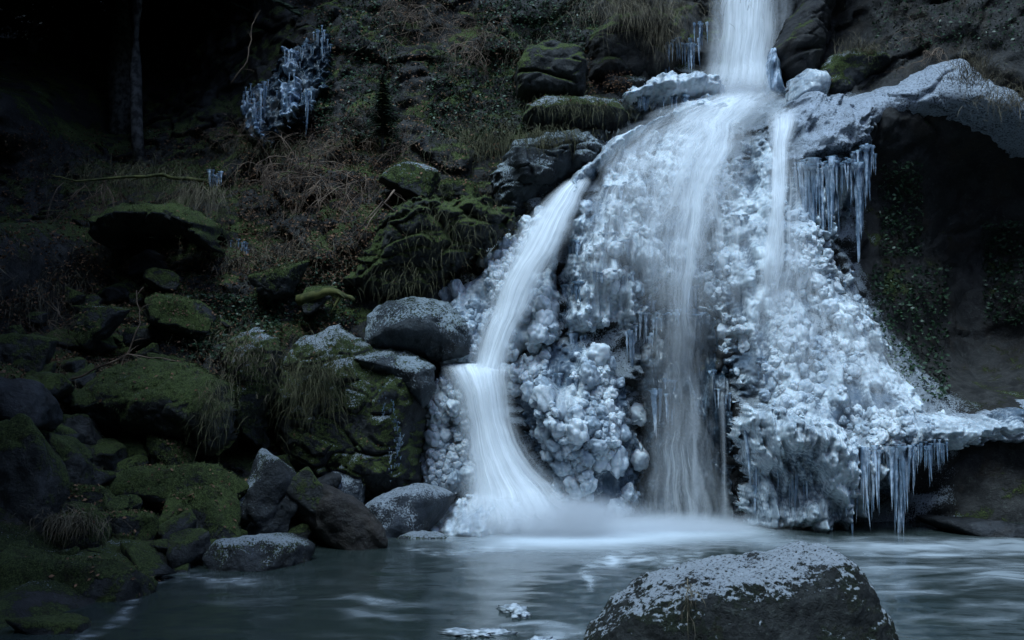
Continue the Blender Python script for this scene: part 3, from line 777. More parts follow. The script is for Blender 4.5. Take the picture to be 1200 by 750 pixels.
def icicle(parent, p, length, rad, rnd):
    o = link('icicle', rnd.choice(ICM), None, parent)
    o.location = p; o.scale = (rad, rad, length); o.rotation_euler = (0, 0, rnd.uniform(0, 6.28))
    return o
def clump(x, y, seed=0):
    x = np.asarray(x, float); y = np.asarray(y, float)
    t = 13.2; return clumpW((x - 600) / F * t, CAMH + t * (SP + (375 - y) / F * CP))
def nodules(parent, patch, zones, rnd, thr=-0.12):
    """zones: list of (polygon px, count, rmin, rmax); bulbs gather in clumps and columns"""
    for poly, cnt, r0, r1 in zones:
        xs = [q[0] for q in poly]; ys = [q[1] for q in poly]; pts = []
        rs_ = np.random.RandomState(rnd.randint(0, 99999)); m = cnt * 25
        x = rs_.uniform(min(xs), max(xs), m); y = rs_.uniform(min(ys), max(ys), m)
        ok = (in_poly(poly, x, y) > 0) & (clump(x, y, 3) + rs_.normal(0, 0.08, m) > thr)
        for a_, b_ in zip(x[ok], y[ok]):
            if len(pts) >= cnt: break
            rpx = rnd.uniform(0, 1) ** 1.8 * (r1 - r0) + r0
            if any((a_ - a) ** 2 + (b_ - b) ** 2 < (0.6 * (rpx + c)) ** 2 for a, b, c in pts): continue
            pts.append((a_, b_, rpx))
        if not pts: continue
        H = patch.hit([q[0] for q in pts], [q[1] for q in pts])
        for (x_, y_, rpx), h_ in zip(pts, H):
            rad = rpx * h_[1] / F
            o = link('ice_nodule', rnd.choice(NOD), None, parent)
            o.location = (h_[0], h_[1] + rad * rnd.uniform(-0.2, 0.35), h_[2])
            o.scale = (rad * rnd.uniform(0.8, 1.2), rad * rnd.uniform(0.75, 1.0), rad * rnd.uniform(0.8, 1.35))
            o.rotation_euler = (rnd.uniform(-.5, .5), rnd.uniform(-.5, .5), rnd.uniform(0, 6.28))
def fringe(parent, patch, line, cnt, l0, l1, r0, r1, rnd, off=0.02, jit=3):
    """icicles along a px polyline (x, y[, depth]) in drip clusters; lengths and radii in px"""
    pts = []
    while len(pts) < cnt:
        t = rnd.uniform(0, len(line) - 1.001); i = int(t); f = t - i
        q = [a * (1 - f) + b * f for a, b in zip(line[i], line[i + 1])]
        q[1] += rnd.uniform(-jit, jit); big = rnd.uniform(0, 1) ** 1.4
        for k in range(rnd.randint(2, 6)):
            dx = rnd.gauss(0, 1) * r1 * 1.5
            fall_ = math.exp(-(dx / (r1 * 2.2)) ** 2)
            pts.append([q[0] + dx, q[1] + rnd.uniform(-jit, jit) * 0.5] + q[2:] + [max(0.08, big * fall_ * rnd.uniform(0.55, 1.1))])
    if patch is not None:
        for q, h_ in zip(pts, patch.hit([q[0] for q in pts], [q[1] for q in pts])): q.insert(2, h_[1] - off)
    for q in pts:
        Y = q[2] + (rnd.uniform(-0.1, 0.1) if patch is None else 0); s = Y / F
        o = icicle(parent, at(q[0], q[1], Y), (l0 + (l1 - l0) * q[3]) * s, (r0 + (r1 - r0) * q[3] * rnd.uniform(0.6, 1.2)) * s, rnd)
        o.rotation_euler = (rnd.gauss(0, 0.03), rnd.gauss(0, 0.03), rnd.uniform(0, 6.28))

def formation(label, ol, mat, seed, pk, zones=(), fringes=(), name='ice_formation', base='ice_sheet'):
    rnd = random.Random(seed)
    P = Patch(ol, seed=seed, white=ice_white, **pk)
    c = np.mean(np.array(P.poly), 0)
    e = empty(name, (0, 0, 0), label, 'ice')
    P.build(base, M[mat], parent=e)
    nodules(e, P, zones, rnd)
    for f in fringes: fringe(e, P, *f, rnd)
    return e, P

# frosted arch ledge over the cave and the lower ledge
LEDGES = [
 ('frost-covered rock arch over the dark cave', 'rime',
  [(930,150,13.7),(960,125,13.7),(1000,112,13.6),(1040,100,13.5),(1085,78,13.4),(1125,66,13.3),(1160,92,13.0),(1200,118,12.6),(1270,150,12.0),(1290,240,11.8),(1200,186,12.4),(1150,158,12.7),(1090,138,13.0),(1045,140,13.2),(1015,152,13.3),(1012,180,13.3),(985,200,13.4),(950,198,13.5)],
  dict(thick=0.28, Rr=0.30, sink=0.1, back=1.5, edge=0.03, disp=rk(0.28, 61), res=0.014)),
 ('rime-covered lower ledge at the foot of the cave', 'rime',
  [(950,505,12.2),(1010,492,12.2),(1070,498,12.2),(1100,490,12.2),(1150,482,12.0),(1200,474,11.8),(1280,460,11.3),(1285,500,11.2),(1200,512,11.7),(1140,522,11.9),(1090,528,12.0),(1030,535,12.0),(960,545,12.1)],
  dict(thick=0.25, Rr=0.18, sink=0.0, back=0.9, edge=0.08, disp=lambda P: rock_noise(P, 62, 0.45) + billow(P, 62, 0.14) * 0.6, res=0.013)),
]
for lab, mat, ol, kw in LEDGES:
    Patch(ol, seed=len(lab), **kw).build('rock_ledge', M[mat], label=lab, cat='ledge')

# the upper left of the main fall
formation('smooth lumpy ice shoulder with fluted curtains left of the main strand',
  [(655,262),(690,195),(722,160),(770,135),(830,120),(872,128),(872,180),(858,260),(842,320),(800,345),(760,350),(748,392),(720,402),(690,398),(655,405),(648,340)],
  'iceflow', 101, dict(thick=0.14, Rr=0.42, sink=0.3, edge=0.16, disp=ice_disp(1, 0.13, 0.8, (1, 1, 0.42), 0.25, 0.12), res=0.011),
  zones=[([(665,260),(720,180),(790,150),(850,170),(845,300),(770,330),(700,390),(660,390)], 55, 3, 10)],
  fringes=[([(668,290),(700,270),(740,285)], 34, 8, 34, 1.2, 3.0), ([(662,335),(700,318),(745,322)], 40, 8, 40, 1.2, 3.2), ([(690,225),(740,215),(790,225)], 26, 6, 26, 1.2, 2.8), ([(655,395),(690,392),(720,396),(748,388),(765,345),(800,340),(835,315)], 70, 18, 70, 1.5, 3.5)])
# lower centre bulbs
formation('cauliflower ice bulbs between the step fall and the dark curtain',
  [(585,432),(610,412),(645,398),(685,392),(722,415),(742,455),(752,500),(758,550),(750,590),(735,612),(690,612),(655,592),(640,555),(618,510),(600,470)],
  'iceflow', 102, dict(thick=0.36, Rr=0.46, sink=0.3, edge=0.13, disp=ice_disp(2, 0.13, 1.0, (1, 1, 1), 0.2, 0.0), res=0.011),
  zones=[([(590,432),(645,400),(690,396),(725,420),(700,445),(640,440),(600,462)], 60, 4, 13),
         ([(690,440),(735,445),(752,500),(756,560),(742,606),(690,608),(660,590),(665,520)], 130, 4, 15),
         ([(600,462),(640,440),(665,520),(655,585),(640,555),(618,510)], 40, 5, 13)],
  fringes=[([(625,445),(660,440),(700,445)], 34, 25, 60, 1.5, 3.5), ([(715,400),(738,430),(752,480)], 24, 20, 70, 1.5, 3)])
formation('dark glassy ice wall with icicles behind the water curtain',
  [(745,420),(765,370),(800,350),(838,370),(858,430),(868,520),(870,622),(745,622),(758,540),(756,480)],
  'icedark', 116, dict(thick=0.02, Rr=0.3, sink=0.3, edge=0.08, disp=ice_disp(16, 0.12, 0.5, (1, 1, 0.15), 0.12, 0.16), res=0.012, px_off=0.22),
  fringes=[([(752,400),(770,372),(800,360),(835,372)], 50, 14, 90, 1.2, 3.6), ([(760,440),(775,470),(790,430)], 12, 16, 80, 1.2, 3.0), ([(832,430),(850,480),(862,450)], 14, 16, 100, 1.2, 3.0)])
# left of the chute
formation('knobbly ice ridge along the outer edge of the chute',
  [(498,400),(508,372),(528,340),(558,318),(592,278),(640,232),(655,236),(632,275),(612,320),(588,368),(566,400),(556,432),(520,434),(505,420)],
  'ice', 103, dict(thick=0.18, Rr=0.28, sink=0.3, edge=0.13, disp=ice_disp(3, 0.12, 1.0, (1, 1, 1), 0.12), res=0.011, px_off=0.15),
  zones=[([(520,345),(558,320),(592,280),(640,240),(620,290),(590,345),(560,400),(552,428),(520,420)], 120, 4, 10)])
# right of the chute
formation('rounded icy hummocks between the chute and the main fall',
  [(596,345),(625,322),(652,305),(660,345),(658,402),(640,402),(592,430),(582,410)],
  'ice', 104, dict(thick=0.25, Rr=0.25, sink=0.3, edge=0.05, disp=ice_disp(4, 0.2, 1.0, (1, 1, 1), 0.2), res=0.011, px_off=0.1),
  zones=[([(600,350),(650,315),(656,395),(600,415)], 26, 7, 16)])
# left of the step fall
formation('column of packed ice bulbs beside the step fall',
  [(512,440),(530,430),(556,434),(566,470),(566,520),(562,580),(520,584),(488,580),(488,520),(495,470)],
  'ice', 105, dict(thick=0.28, Rr=0.3, sink=0.3, edge=0.10, disp=ice_disp(5, 0.11, 1.0, (1, 1, 1), 0.12), res=0.011, px_off=0.25),
  zones=[([(515,442),(550,438),(560,500),(556,575),(495,575),(492,520),(500,470)], 130, 5, 11)])
# right mass
eR, PR = formation('wide fan of frozen bulbs and crusted ice beside the cave',
  [(845,180),(880,140),(920,150),(945,185),(955,240),(985,305),(1015,350),(1045,410),(1072,460),(1092,500),(1080,522),(1010,536),(960,548),(930,560),(890,545),(868,505),(852,450),(838,400),(820,350),(818,290),(835,230)],
  'iceflow', 106, dict(thick=0.22, Rr=0.5, sink=0.35, edge=0.22, disp=ice_disp(6, 0.13, 1.0, (1, 1, 0.9), 0.3), res=0.011),
  zones=[([(905,225),(950,255),(985,310),(1020,370),(1000,440),(960,520),(890,530),(870,495),(900,440),(905,330)], 210, 3, 11),
         ([(822,290),(850,285),(862,350),(880,390),(890,440),(860,440),(835,385)], 60, 3, 12),
         ([(870,490),(960,480),(1030,480),(1050,520),(960,540),(890,540)], 90, 3, 11)],
  fringes=[([(862,380),(880,400),(905,440)], 16, 15, 40, 1.2, 2.5), ([(935,270),(960,300),(990,340)], 26, 8, 32, 1.0, 2.6), ([(930,400),(975,410),(1020,420)], 30, 6, 30, 1.0, 2.6), ([(835,240),(860,250),(885,262)], 22, 8, 40, 1.0, 2.6)])
formation('smooth icy apron flaring from the ice fan along the lower ledge',
  [(985,520,12.1),(1005,478,12.35),(1045,462,12.4),(1090,486,12.2),(1140,488,12.0),(1195,478,11.8),(1240,476,11.5),(1235,500,11.5),(1160,516,11.8),(1100,526,11.9),(1050,534,11.95),(1000,542,12.0)],
  'iceflow', 115, dict(Y=12.0, thick=0.28, Rr=0.22, sink=0.2, edge=0.10, disp=ice_disp(15, 0.08, 0.6, (1, 1, 1), 0.15), res=0.011),
  zones=[([(1000,490),(1060,480),(1100,500),(1040,528),(1000,532)], 50, 3, 9)])
# skirt of icicles under the right mass
rnd = random.Random(77)
P = Patch([(866,470),(920,480),(990,500),(1008,540),(1004,590),(990,618),(960,628),(930,622),(900,628),(878,616),(868,560)], thick=0.25, Rr=0.25, sink=0.2, edge=0.14, seed=7, px_off=0.55,
          disp=ice_disp(7, 0.12, 0.6, (1, 1, 0.22), 0.15, 0.16), res=0.010, white=lambda P: 0.35 + 0.5 * ice_white(P))
e = empty('icicle_curtain', (0, 0, 0), 'thick skirt of icicles reaching down to the pool under the ice fan', 'icicles')
P.build('ice_sheet', M['iceflow'], parent=e)
fringe(e, None, [(872,500,12.3),(900,530,12.2),(930,520,12.1),(960,545,12.05),(1000,538,11.95)], 60, 22, 100, 1.4, 4.2, rnd, 0, 9)
fringe(e, None, [(876,545,12.4),(905,575,12.35),(935,560,12.3),(985,570,12.2)], 40, 14, 62, 1.6, 4.6, rnd, 0, 9)
e = empty('icicle_curtain', (0, 0, 0), 'row of separate icicles under the lower rime-covered ledge', 'icicles')
P = Patch([(980,522),(1020,530),(1062,524),(1060,560),(1040,590),(1020,570),(1005,610),(990,600)], thick=0.3, Rr=0.16, sink=0.2, edge=0.12, seed=71, px_off=0.35,
          disp=ice_disp(71, 0.1, 0.5, (1, 1, 0.25), 0.1, 0.12), res=0.011, white=ice_white)
P.build('ice_sheet', M['iceflow'], parent=e)
fringe(e, None, [(985,530,11.92),(1010,528,11.86),(1040,527,11.82),(1070,522,11.8),(1100,518,11.75)], 150, 14, 135, 1.0, 4.6, rnd, 0, 5)
# icicles hanging beside the cave
e = empty('icicle_curtain', (0, 0, 0), 'long icicles hanging from the iced lip beside the cave mouth', 'icicles')
P = Patch([(944,186),(980,190),(1008,186),(1006,230),(996,262),(985,250),(975,282),(962,250),(950,240)], thick=0.10, Rr=0.16, sink=0.2, edge=0.12, seed=72, px_off=0.3,
          disp=ice_disp(72, 0.05, 0.2, (1, 1, 0.15), 0.05, 0.12), res=0.011, white=ice_white)
P.build('ice_sheet', M['iceflow'], parent=e)
fringe(e, None, [(938,186,13.45),(958,194,13.35),(975,190,13.3),(1000,195,13.2),(1016,172,13.15)], 130, 14, 128, 1.2, 5.0, rnd, 0, 6)
# iced lumps at the top right: the lip above these icicles
formation('iced boss of rock between the right strand and the arch',
  [(905,196),(898,150),(915,128),(945,112),(985,110),(1012,128),(1014,186),(985,196),(940,200)],
  'rime', 108, dict(thick=0.42, Rr=0.24, sink=0.3, edge=0.10, disp=ice_disp(8, 0.22, 0.5, (1, 1, 0.6), 0.4, 0.06), res=0.011, px_off=0.25))
formation('small frosted knob beside the upper fall',
  [(924,122),(926,92),(945,80),(968,84),(978,105),(965,122),(940,128)],
  'iceflow', 109, dict(Y=14.6, thick=0.25, Rr=0.2, sink=0.2, edge=0.03, disp=ice_disp(9, 0.15, 0.7, (1, 1, 1), 0.1), res=0.012))
formation('ice column frozen against the right edge of the upper fall',
  [(896,112),(898,75),(904,55),(914,62),(918,95),(920,114)],
  'icicle', 110, dict(Y=15.1, thick=0.2, Rr=0.09, sink=0.2, edge=0.02, disp=ice_disp(10, 0.08, 0.5, (1, 1, .3), 0.05, 0.04), res=0.012))
# snow shelf at the foot of the upper fall
formation('snow-capped shelf with short icicles below the upper fall',
  [(728,112),(745,98),(780,86),(830,86),(852,98),(850,118),(800,126),(765,120),(735,122)],
  'ice', 111, dict(Y=14.6, thick=0.36, Rr=0.26, sink=0.2, back=0.8, edge=0.08, disp=ice_disp(11, 0.2, 0.6, (1, 1, 1), 0.25), res=0.012),
  fringes=[([(745,112),(780,112),(815,114)], 26, 12, 26, 1.0, 2.0)])
formation('pillow of ice on the platform where the water turns',
  [(790,132),(800,118),(830,112),(855,118),(858,135),(830,142),(800,142)],
  'ice', 112, dict(Y=14.3, thick=0.25, Rr=0.2, sink=0.2, edge=0.08, disp=ice_disp(12, 0.14, 0.8, (1, 1, 1), 0.1), res=0.012))
formation('frozen mound of spray beside the iced boulder at the pool',
  [(498,642),(506,612),(522,592),(548,582),(590,580),(625,590),(640,615),(620,640),(550,650)],
  'ice', 113, dict(Y=12.15, thick=0.42, Rr=0.55, sink=0.1, back=0.4, edge=0.12, disp=ice_disp(13, 0.2, 0.7, (1, 1, 1), 0.25), res=0.011))
formation('glazed ledge of ice above the chute',
  [(690,215),(670,250),(655,300),(648,340),(640,300),(655,240),(672,205),(715,165),(790,128),(800,136),(740,165)],
  'iceflow', 114, dict(thick=0.3, Rr=0.12, sink=0.3, edge=0.04, disp=ice_disp(14, 0.14, 0.8, (1, 1, 1), 0.1), res=0.012, px_off=0.2))
# upper left ice and other small icicle groups
rnd = random.Random(91)
e = empty('icicle_curtain', (0, 0, 0), 'bluish frozen seep of icicles on the dark forest cliff', 'icicles')
Patch([(280,112),(312,94),(334,58),(386,38),(388,84),(370,122),(345,152),(308,170),(284,166)], thick=0.06, Rr=0.2, sink=0.2, edge=0.14, seed=79, px_off=0.2, disp=ice_disp(79, 0.05, 0.15, (1, 1, 0.12), 0.10, 0.14), res=0.014, white=ice_white).build('ice_sheet', M['icedark'], parent=e)
for k_, ol_ in enumerate([[(286,120),(300,122),(310,130),(308,160),(290,165)], [(330,98),(352,96),(350,130),(338,152),(330,140)], [(334,60),(350,62),(348,88),(336,90)]]):
    Patch(ol_, thick=0.2, Rr=0.12, sink=0.2, edge=0.10, seed=80 + k_, px_off=0.36, disp=ice_disp(80, 0.05, 0.15, (1, 1, 0.12), 0.05, 0.14), res=0.014, white=ice_white).build('ice_sheet', M['icicle'], parent=e)
fringe(e, None, [(286,118,15.2),(300,108,15.2),(312,100,15.2)], 20, 6, 60, 0.7, 2.0, rnd, 0, 13)
fringe(e, None, [(330,100,15.2),(345,95,15.2),(366,112,15.2)], 24, 6, 60, 0.7, 2.0, rnd, 0, 13)
fringe(e, None, [(334,62,15.5),(355,52,15.5),(382,42,15.5)], 28, 6, 45, 0.8, 2.0, rnd, 0, 13)
e = empty('icicle_curtain', (0, 0, 0), 'short thin icicles under the mossy hanging bank', 'icicles')
fringe(e, None, [(236,200,14.4),(262,202,14.4)], 12, 14, 30, 1.0, 2.0, rnd)
e = empty('icicle_curtain', (0, 0, 0), 'slim icicles at the back of the dark thicket hollow', 'icicles')
fringe(e, None, [(272,275,14.2),(290,290,14.1)], 9, 14, 30, 1.0, 1.8, rnd)
e = empty('icicle_curtain', (0, 0, 0), 'icicles beside the left edge of the upper fall', 'icicles')
fringe(e, None, [(778,55,15.3),(792,40,15.3),(806,60,15.3),(822,20,15.5)], 26, 25, 55, 1.2, 2.8, rnd)
e = empty('icicle_curtain', (0, 0, 0), 'beaded frozen drips on the side of the shaggy boulder', 'icicles')
fringe(e, None, [(448,470,12.02),(462,480,12.02),(470,520,12.02),(455,545,12.05)], 110, 2, 8, 0.6, 1.3, rnd, 0, 14)

# ------------------------------------------------------------------ falling water
def ribbon(label, path, mat, layers=2, seed=1, bulge=0.25, n=70, name='waterfall', fadein=0.06, fadeout=0.06, cat='waterfall', nu=14, wobble=0.35):
    """path: (px, py, Y, width px); a sheet of water following it, in a few layers"""
    rnd = random.Random(seed)
    K = np.array([list(at(p[0], p[1], p[2])) + [p[3] * p[2] / F] for p in path])
    t = np.linspace(0, len(K) - 1, n); i = np.clip(t.astype(int), 0, len(K) - 2); f = (t - i)[:, None]
    g = lambda k: K[np.clip(k, 0, len(K) - 1)]
    p0, p1, p2, p3 = g(i - 1), g(i), g(i + 1), g(i + 2)
    C = 0.5 * (2 * p1 + (p2 - p0) * f + (2 * p0 - 5 * p1 + 4 * p2 - p3) * f ** 2 + (3 * p1 - p0 - 3 * p2 + p3) * f ** 3)
    L = np.concatenate([[0], np.cumsum(np.linalg.norm(np.diff(C[:, :3], axis=0), axis=1))])
    s = L / L[-1]
    e = empty(name, (0, 0, 0), label, cat)
    for k in range(layers):
        sc_w = 1.0 - 0.17 * k; ofs = 0.05 * k; sh = rnd.uniform(-0.08, 0.08) if k else 0
        u = np.linspace(0, 1, nu)
        U, S = np.meshgrid(u, s, indexing='xy')
        du = (U - 0.5)
        Wd = C[:, 3][:, None] * sc_w
        wob = fbm(np.stack([s * L[-1] * 2.1, np.full(n, k * 3.7), np.full(n, seed * 1.9)], 1), 3, 12)
        wob2 = fbm(np.stack([s * L[-1] * 1.6, np.full(n, k * 5.7 + 9), np.full(n, seed * 2.9)], 1), 3, 13)
        Wd = Wd * (1 + 0.45 * wobble * wob)[:, None]
        X = C[:, 0][:, None] + (du + sh) * Wd + (0.22 * wobble * wob2 * C[:, 3])[:, None]
        Yv = C[:, 1][:, None] - ofs - bulge * Wd * (1 - (2 * du) ** 2) * 0.6
        Zv = C[:, 2][:, None] + 0 * du
        P_ = np.stack([X.ravel(), Yv.ravel(), Zv.ravel()], 1)
        P_[:, 1] -= 0.03 * fbm(P_ * np.array([5, 5, 0.8]) + k, 2, seed)
        uvs = np.stack([U.ravel(), (np.broadcast_to(L[:, None], U.shape)).ravel() + k * 7.3 + seed * 3.1], 1)
        me = mesh('water_sheet', P_, grid_faces(n, nu), uvs)
        th = sstep(0, fadein, S) * sstep(0, fadeout, 1 - S) if fadeout > 0 else sstep(0, fadein, S)
        a = me.attributes.new('thick', 'FLOAT', 'POINT'); a.data.foreach_set('value', th.ravel().astype(np.float32))
        link('water_sheet', me, M[mat], e)
    return e
ribbon('upper fall dropping in a broad white sheet onto the platform',
  [(880,-70,16.0,96),(878,0,15.7,98),(874,50,15.5,100),(870,90,15.3,106),(864,122,15.0,130)], 'fall', 3, 1, 0.3, fadein=0.01, fadeout=0.22, wobble=0.08)
ribbon('narrow side strand beside the upper fall',
  [(926,-60,15.6,22),(924,0,15.5,20),(920,40,15.4,14)], 'thin', 1, 2, fadein=0.01)
ribbon('veil of water spreading over the ice below the platform',
  [(880,106,14.8,110),(850,125,14.2,140),(810,150,13.75,170),(785,190,13.3,170),(770,240,13.0,150),(762,310,12.85,120),(758,400,12.8,90)], 'veil', 2, 3, 0.16, fadein=0.1, fadeout=0.5)
ribbon('broad central strand of the frozen fall plunging to the pool',
  [(866,108,14.5,80),(842,150,13.8,62),(820,210,13.25,46),(806,290,12.95,38),(800,360,12.85,40),(797,420,12.8,48),(796,470,12.77,60)], 'strand', 1, 4, 0.2, n=110, fadein=0.08, fadeout=0.45, wobble=0.6)
ribbon('wide soft veil around the central strand',
  [(850,128,14.2,110),(822,180,13.5,120),(806,250,13.05,120),(798,330,12.85,110),(797,390,12.78,100),(798,440,12.74,90)], 'veil', 2, 14, 0.15, n=110, fadein=0.1, fadeout=0.4)
ribbon('thin veil sliding over the left flank of the ice shoulder',
  [(745,165,13.9,60),(722,220,13.3,66),(710,290,13.0,70),(700,380,12.9,60)], 'veil', 1, 15, 0.12, fadein=0.25, fadeout=0.5)
ribbon('slim strand running down beside the iced boss',
  [(922,122,13.8,56),(914,165,13.3,30),(911,230,12.9,26),(906,290,12.75,34),(899,360,12.6,54),(890,430,12.5,74)], 'strand', 2, 5, 0.15, fadein=0.15, fadeout=0.6)
ribbon('soft veil beside the slim strand',
  [(926,150,13.3,40),(924,220,12.9,50),(922,300,12.65,64),(915,390,12.5,76),(905,470,12.3,80)], 'veil', 1, 16, 0.12, fadein=0.2, fadeout=0.5)
ribbon('spray veil sweeping the outer edge of the ice fan',
  [(965,330,12.75,60),(1000,400,12.4,90),(1025,460,12.2,110),(1035,515,12.0,120)], 'veil', 1, 17, 0.1, fadein=0.35, fadeout=0.4)
ribbon('side chute sliding down the rocks left of the main fall',
  [(680,208,13.7,30),(662,230,13.45,50),(640,266,13.2,70),(616,315,13.0,72),(597,360,12.9,62),(580,400,12.8,52),(572,438,12.7,54)], 'strand', 3, 6, 0.14, fadein=0.05, fadeout=0.03, wobble=0.3)
ribbon('stepped fall fanning out into the pool below the chute',
  [(560,426,13.0,92),(561,434,12.66,92),(566,455,12.5,80),(574,500,12.4,76),(587,545,12.25,100),(602,575,12.1,146),(616,600,11.9,180),(628,622,11.6,210)], 'strand', 3, 7, 0.14, n=90, fadein=0.02, fadeout=0.25, wobble=0.2)
ribbon('thin dark curtain of water falling free beside the bulbs',
  [(802,370,13.2,90),(802,420,13.15,104),(804,520,13.1,112),(808,622,13.1,124)], 'curtain', 2, 8, 0.1, fadein=0.12, fadeout=0.02)
ribbon('fine thread of water dripping off an icy brow',
  [(845,448,12.45,16),(847,490,12.4,9),(848,540,12.4,8),(850,612,12.4,14)], 'thin', 1, 9, fadein=0.15, wobble=1.2)
ribbon('pale thread of water beside the central strand',
  [(812,445,12.6,18),(814,490,12.55,10),(815,560,12.5,9),(814,614,12.5,16)], 'thin', 1, 10, fadein=0.15, wobble=1.2)
ribbon('soft loose curtain of water falling into the pool below the central strand',
  [(798,370,12.82,44),(799,430,12.76,58),(800,500,12.7,72),(802,560,12.66,84),(804,618,12.62,100)], 'veil', 1, 19, 0.1, fadein=0.7, fadeout=0.02)
ribbon('low apron of spilling water over the frozen mound',
  [(580,572,12.2,70),(584,590,11.8,90),(588,612,11.55,120),(592,640,11.4,150)], 'veil', 2, 11, 0.06, fadein=0.3, fadeout=0.4)
ribbon('thin haze of water over the crusted ice beside the central strand',
  [(840,170,13.3,70),(850,250,12.95,80),(858,340,12.7,80),(852,430,12.55,70)], 'veil', 1, 13, 0.1, fadein=0.3, fadeout=0.5)
ribbon('faint veil running over the frozen bulbs of the ice fan',
  [(935,250,12.85,40),(940,330,12.6,70),(940,420,12.35,100),(930,500,12.0,110)], 'veil', 1, 12, 0.1, fadein=0.3, fadeout=0.5)

# spray hanging over the plunge: a small body of real mist
def mist(label, px, py, Y, dims, dens, seed):
    V, Fc = ico(3)
    t = NT('spray_mist'); t.n.remove(t.b)
    tc = t.n.new('ShaderNodeTexCoord')
    ln = t.n.new('ShaderNodeVectorMath'); ln.operation = 'LENGTH'; t.l.new(tc.outputs['Object'], ln.inputs[0])
    f = t.ramp(ln.outputs['Value'], 0.15, 1.0, 1.0, 0.0)
    f = t.math('MULTIPLY', t.math('MULTIPLY', f, f), t.ramp(t.noise(1.6, 2), 0.3, 0.65, 0.4, 1.0))
    pv = t.n.new('ShaderNodeVolumePrincipled'); pv.inputs['Color'].default_value = (0.9, 0.93, 0.97, 1)
    t.l.new(t.math('MULTIPLY', f, dens), pv.inputs['Density']); t.l.new(pv.outputs[0], t.out.inputs['Volume'])
    o = link('spray_mist', mesh('spray_mist', V, Fc), t.m, label=label, cat='mist', kind='stuff')
    o.location = at(px, py, Y); o.scale = dims
    return o
mist('soft spray over the foot of the stepped fall', 655, 612, 11.8, (1.6, 0.8, 0.42), 7.0, 1)
mist('soft spray over the foot of the central curtain', 810, 620, 12.1, (1.4, 0.7, 0.26), 5.0, 2)
mist('soft spray where the upper fall lands', 860, 112, 14.6, (0.75, 0.6, 0.42), 3.0, 3)

# ------------------------------------------------------------------ foam on the pool
def floe(label, px, py, wpx, dpx, seed, h=0.03):
    c = at(px, py, CAMH * F / (py - 449.0)); s = c[1] / F
    V, Fc = ico(4)
    rr = 0.9 + 0.9 * fbm(V * np.array([1.9, 1.9, 0.1]) + seed * 3.3, 5, seed, 0.65)
    P_ = V * rr[:, None] * np.array([wpx * s / 2, dpx * s / 2 * 5.0, h]) 
    P_[:, 2] += 0.006 * fbm(P_ * 30, 2, seed) 
    o = link('ice_floe', mesh('ice_floe', P_, Fc), M['foam'], label=label, cat='ice')
    o.location = (c[0], c[1], 0.004); return o
floe('lump of foam ice drifting before the frosted boulder', 606, 714, 34, 9, 1, 0.03)
floe('flat raft of foam ice drifting toward the frosted boulder', 560, 738, 60, 7, 2, 0.02)
floe('little foam raft at the bottom of the pool', 632, 748, 34, 6, 3, 0.02)
# ------------------------------------------------------------------ vegetation
def blades(name, roots, lens, dirs, wid, droop, mat, seed, seg=4, **kw):
    rs_ = np.random.RandomState(seed); n = len(roots)
    Vv = np.zeros((n, seg * 2 + 1, 3)); 
    side = rs_.normal(size=(n, 3)); side[:, 2] *= 0.2
    side /= np.linalg.norm(side, axis=1)[:, None]
    p = roots.copy(); d = dirs / np.linalg.norm(dirs, axis=1)[:, None]
    for k in range(seg + 1):
        w_ = wid * (1 - k / seg) ** 0.7
        if k < seg:
            Vv[:, 2 * k] = p - side * w_; Vv[:, 2 * k + 1] = p + side * w_
        else: Vv[:, 2 * k] = p
        p = p + d * (lens / seg)[:, None]
        d = d + np.array([0, 0, -1.0]) * (droop / seg)
        d = d + rs_.normal(0, 0.24, (n, 3)); d /= np.linalg.norm(d, axis=1)[:, None]
    base = (np.arange(n) * (seg * 2 + 1))[:, None]
    tri = []
    for k in range(seg - 1):
        tri += [np.concatenate([base + 2 * k, base + 2 * k + 1, base + 2 * k + 3], 1), np.concatenate([base + 2 * k, base + 2 * k + 3, base + 2 * k + 2], 1)]
    k = seg - 1
    tri.append(np.concatenate([base + 2 * k, base + 2 * k + 1, base + 2 * k + 2], 1))
    return link(name, mesh(name, Vv.reshape(-1, 3), np.concatenate(tri)), M[mat], **kw)
def tuft(label, px, py, rx, ry, n, length, mat, seed, Y=None, up=0.3, out=0.8, droop=2.4, wid=0.0027, spread=0.6):
    rs_ = np.random.RandomState(seed)
    n = int(n * 1.8); a = rs_.normal(size=(n, 2)) * 0.5
    x = px + a[:, 0] * rx; y = py + a[:, 1] * ry
    if Y is None: P_ = on_cliff_many(x, y, 0.03)
    else: P_ = np.array([at(x[i], y[i], Y + rs_.uniform(-.06, .06)) for i in range(n)])
    d = rs_.normal(size=(n, 3)) * spread; d[:, 1] -= out; d[:, 2] += up
    ln = length * rs_.uniform(0.45, 1.15, n)
    return blades('grass', P_, ln, d, wid, droop, mat, seed, label=label, cat='grass', kind='stuff')
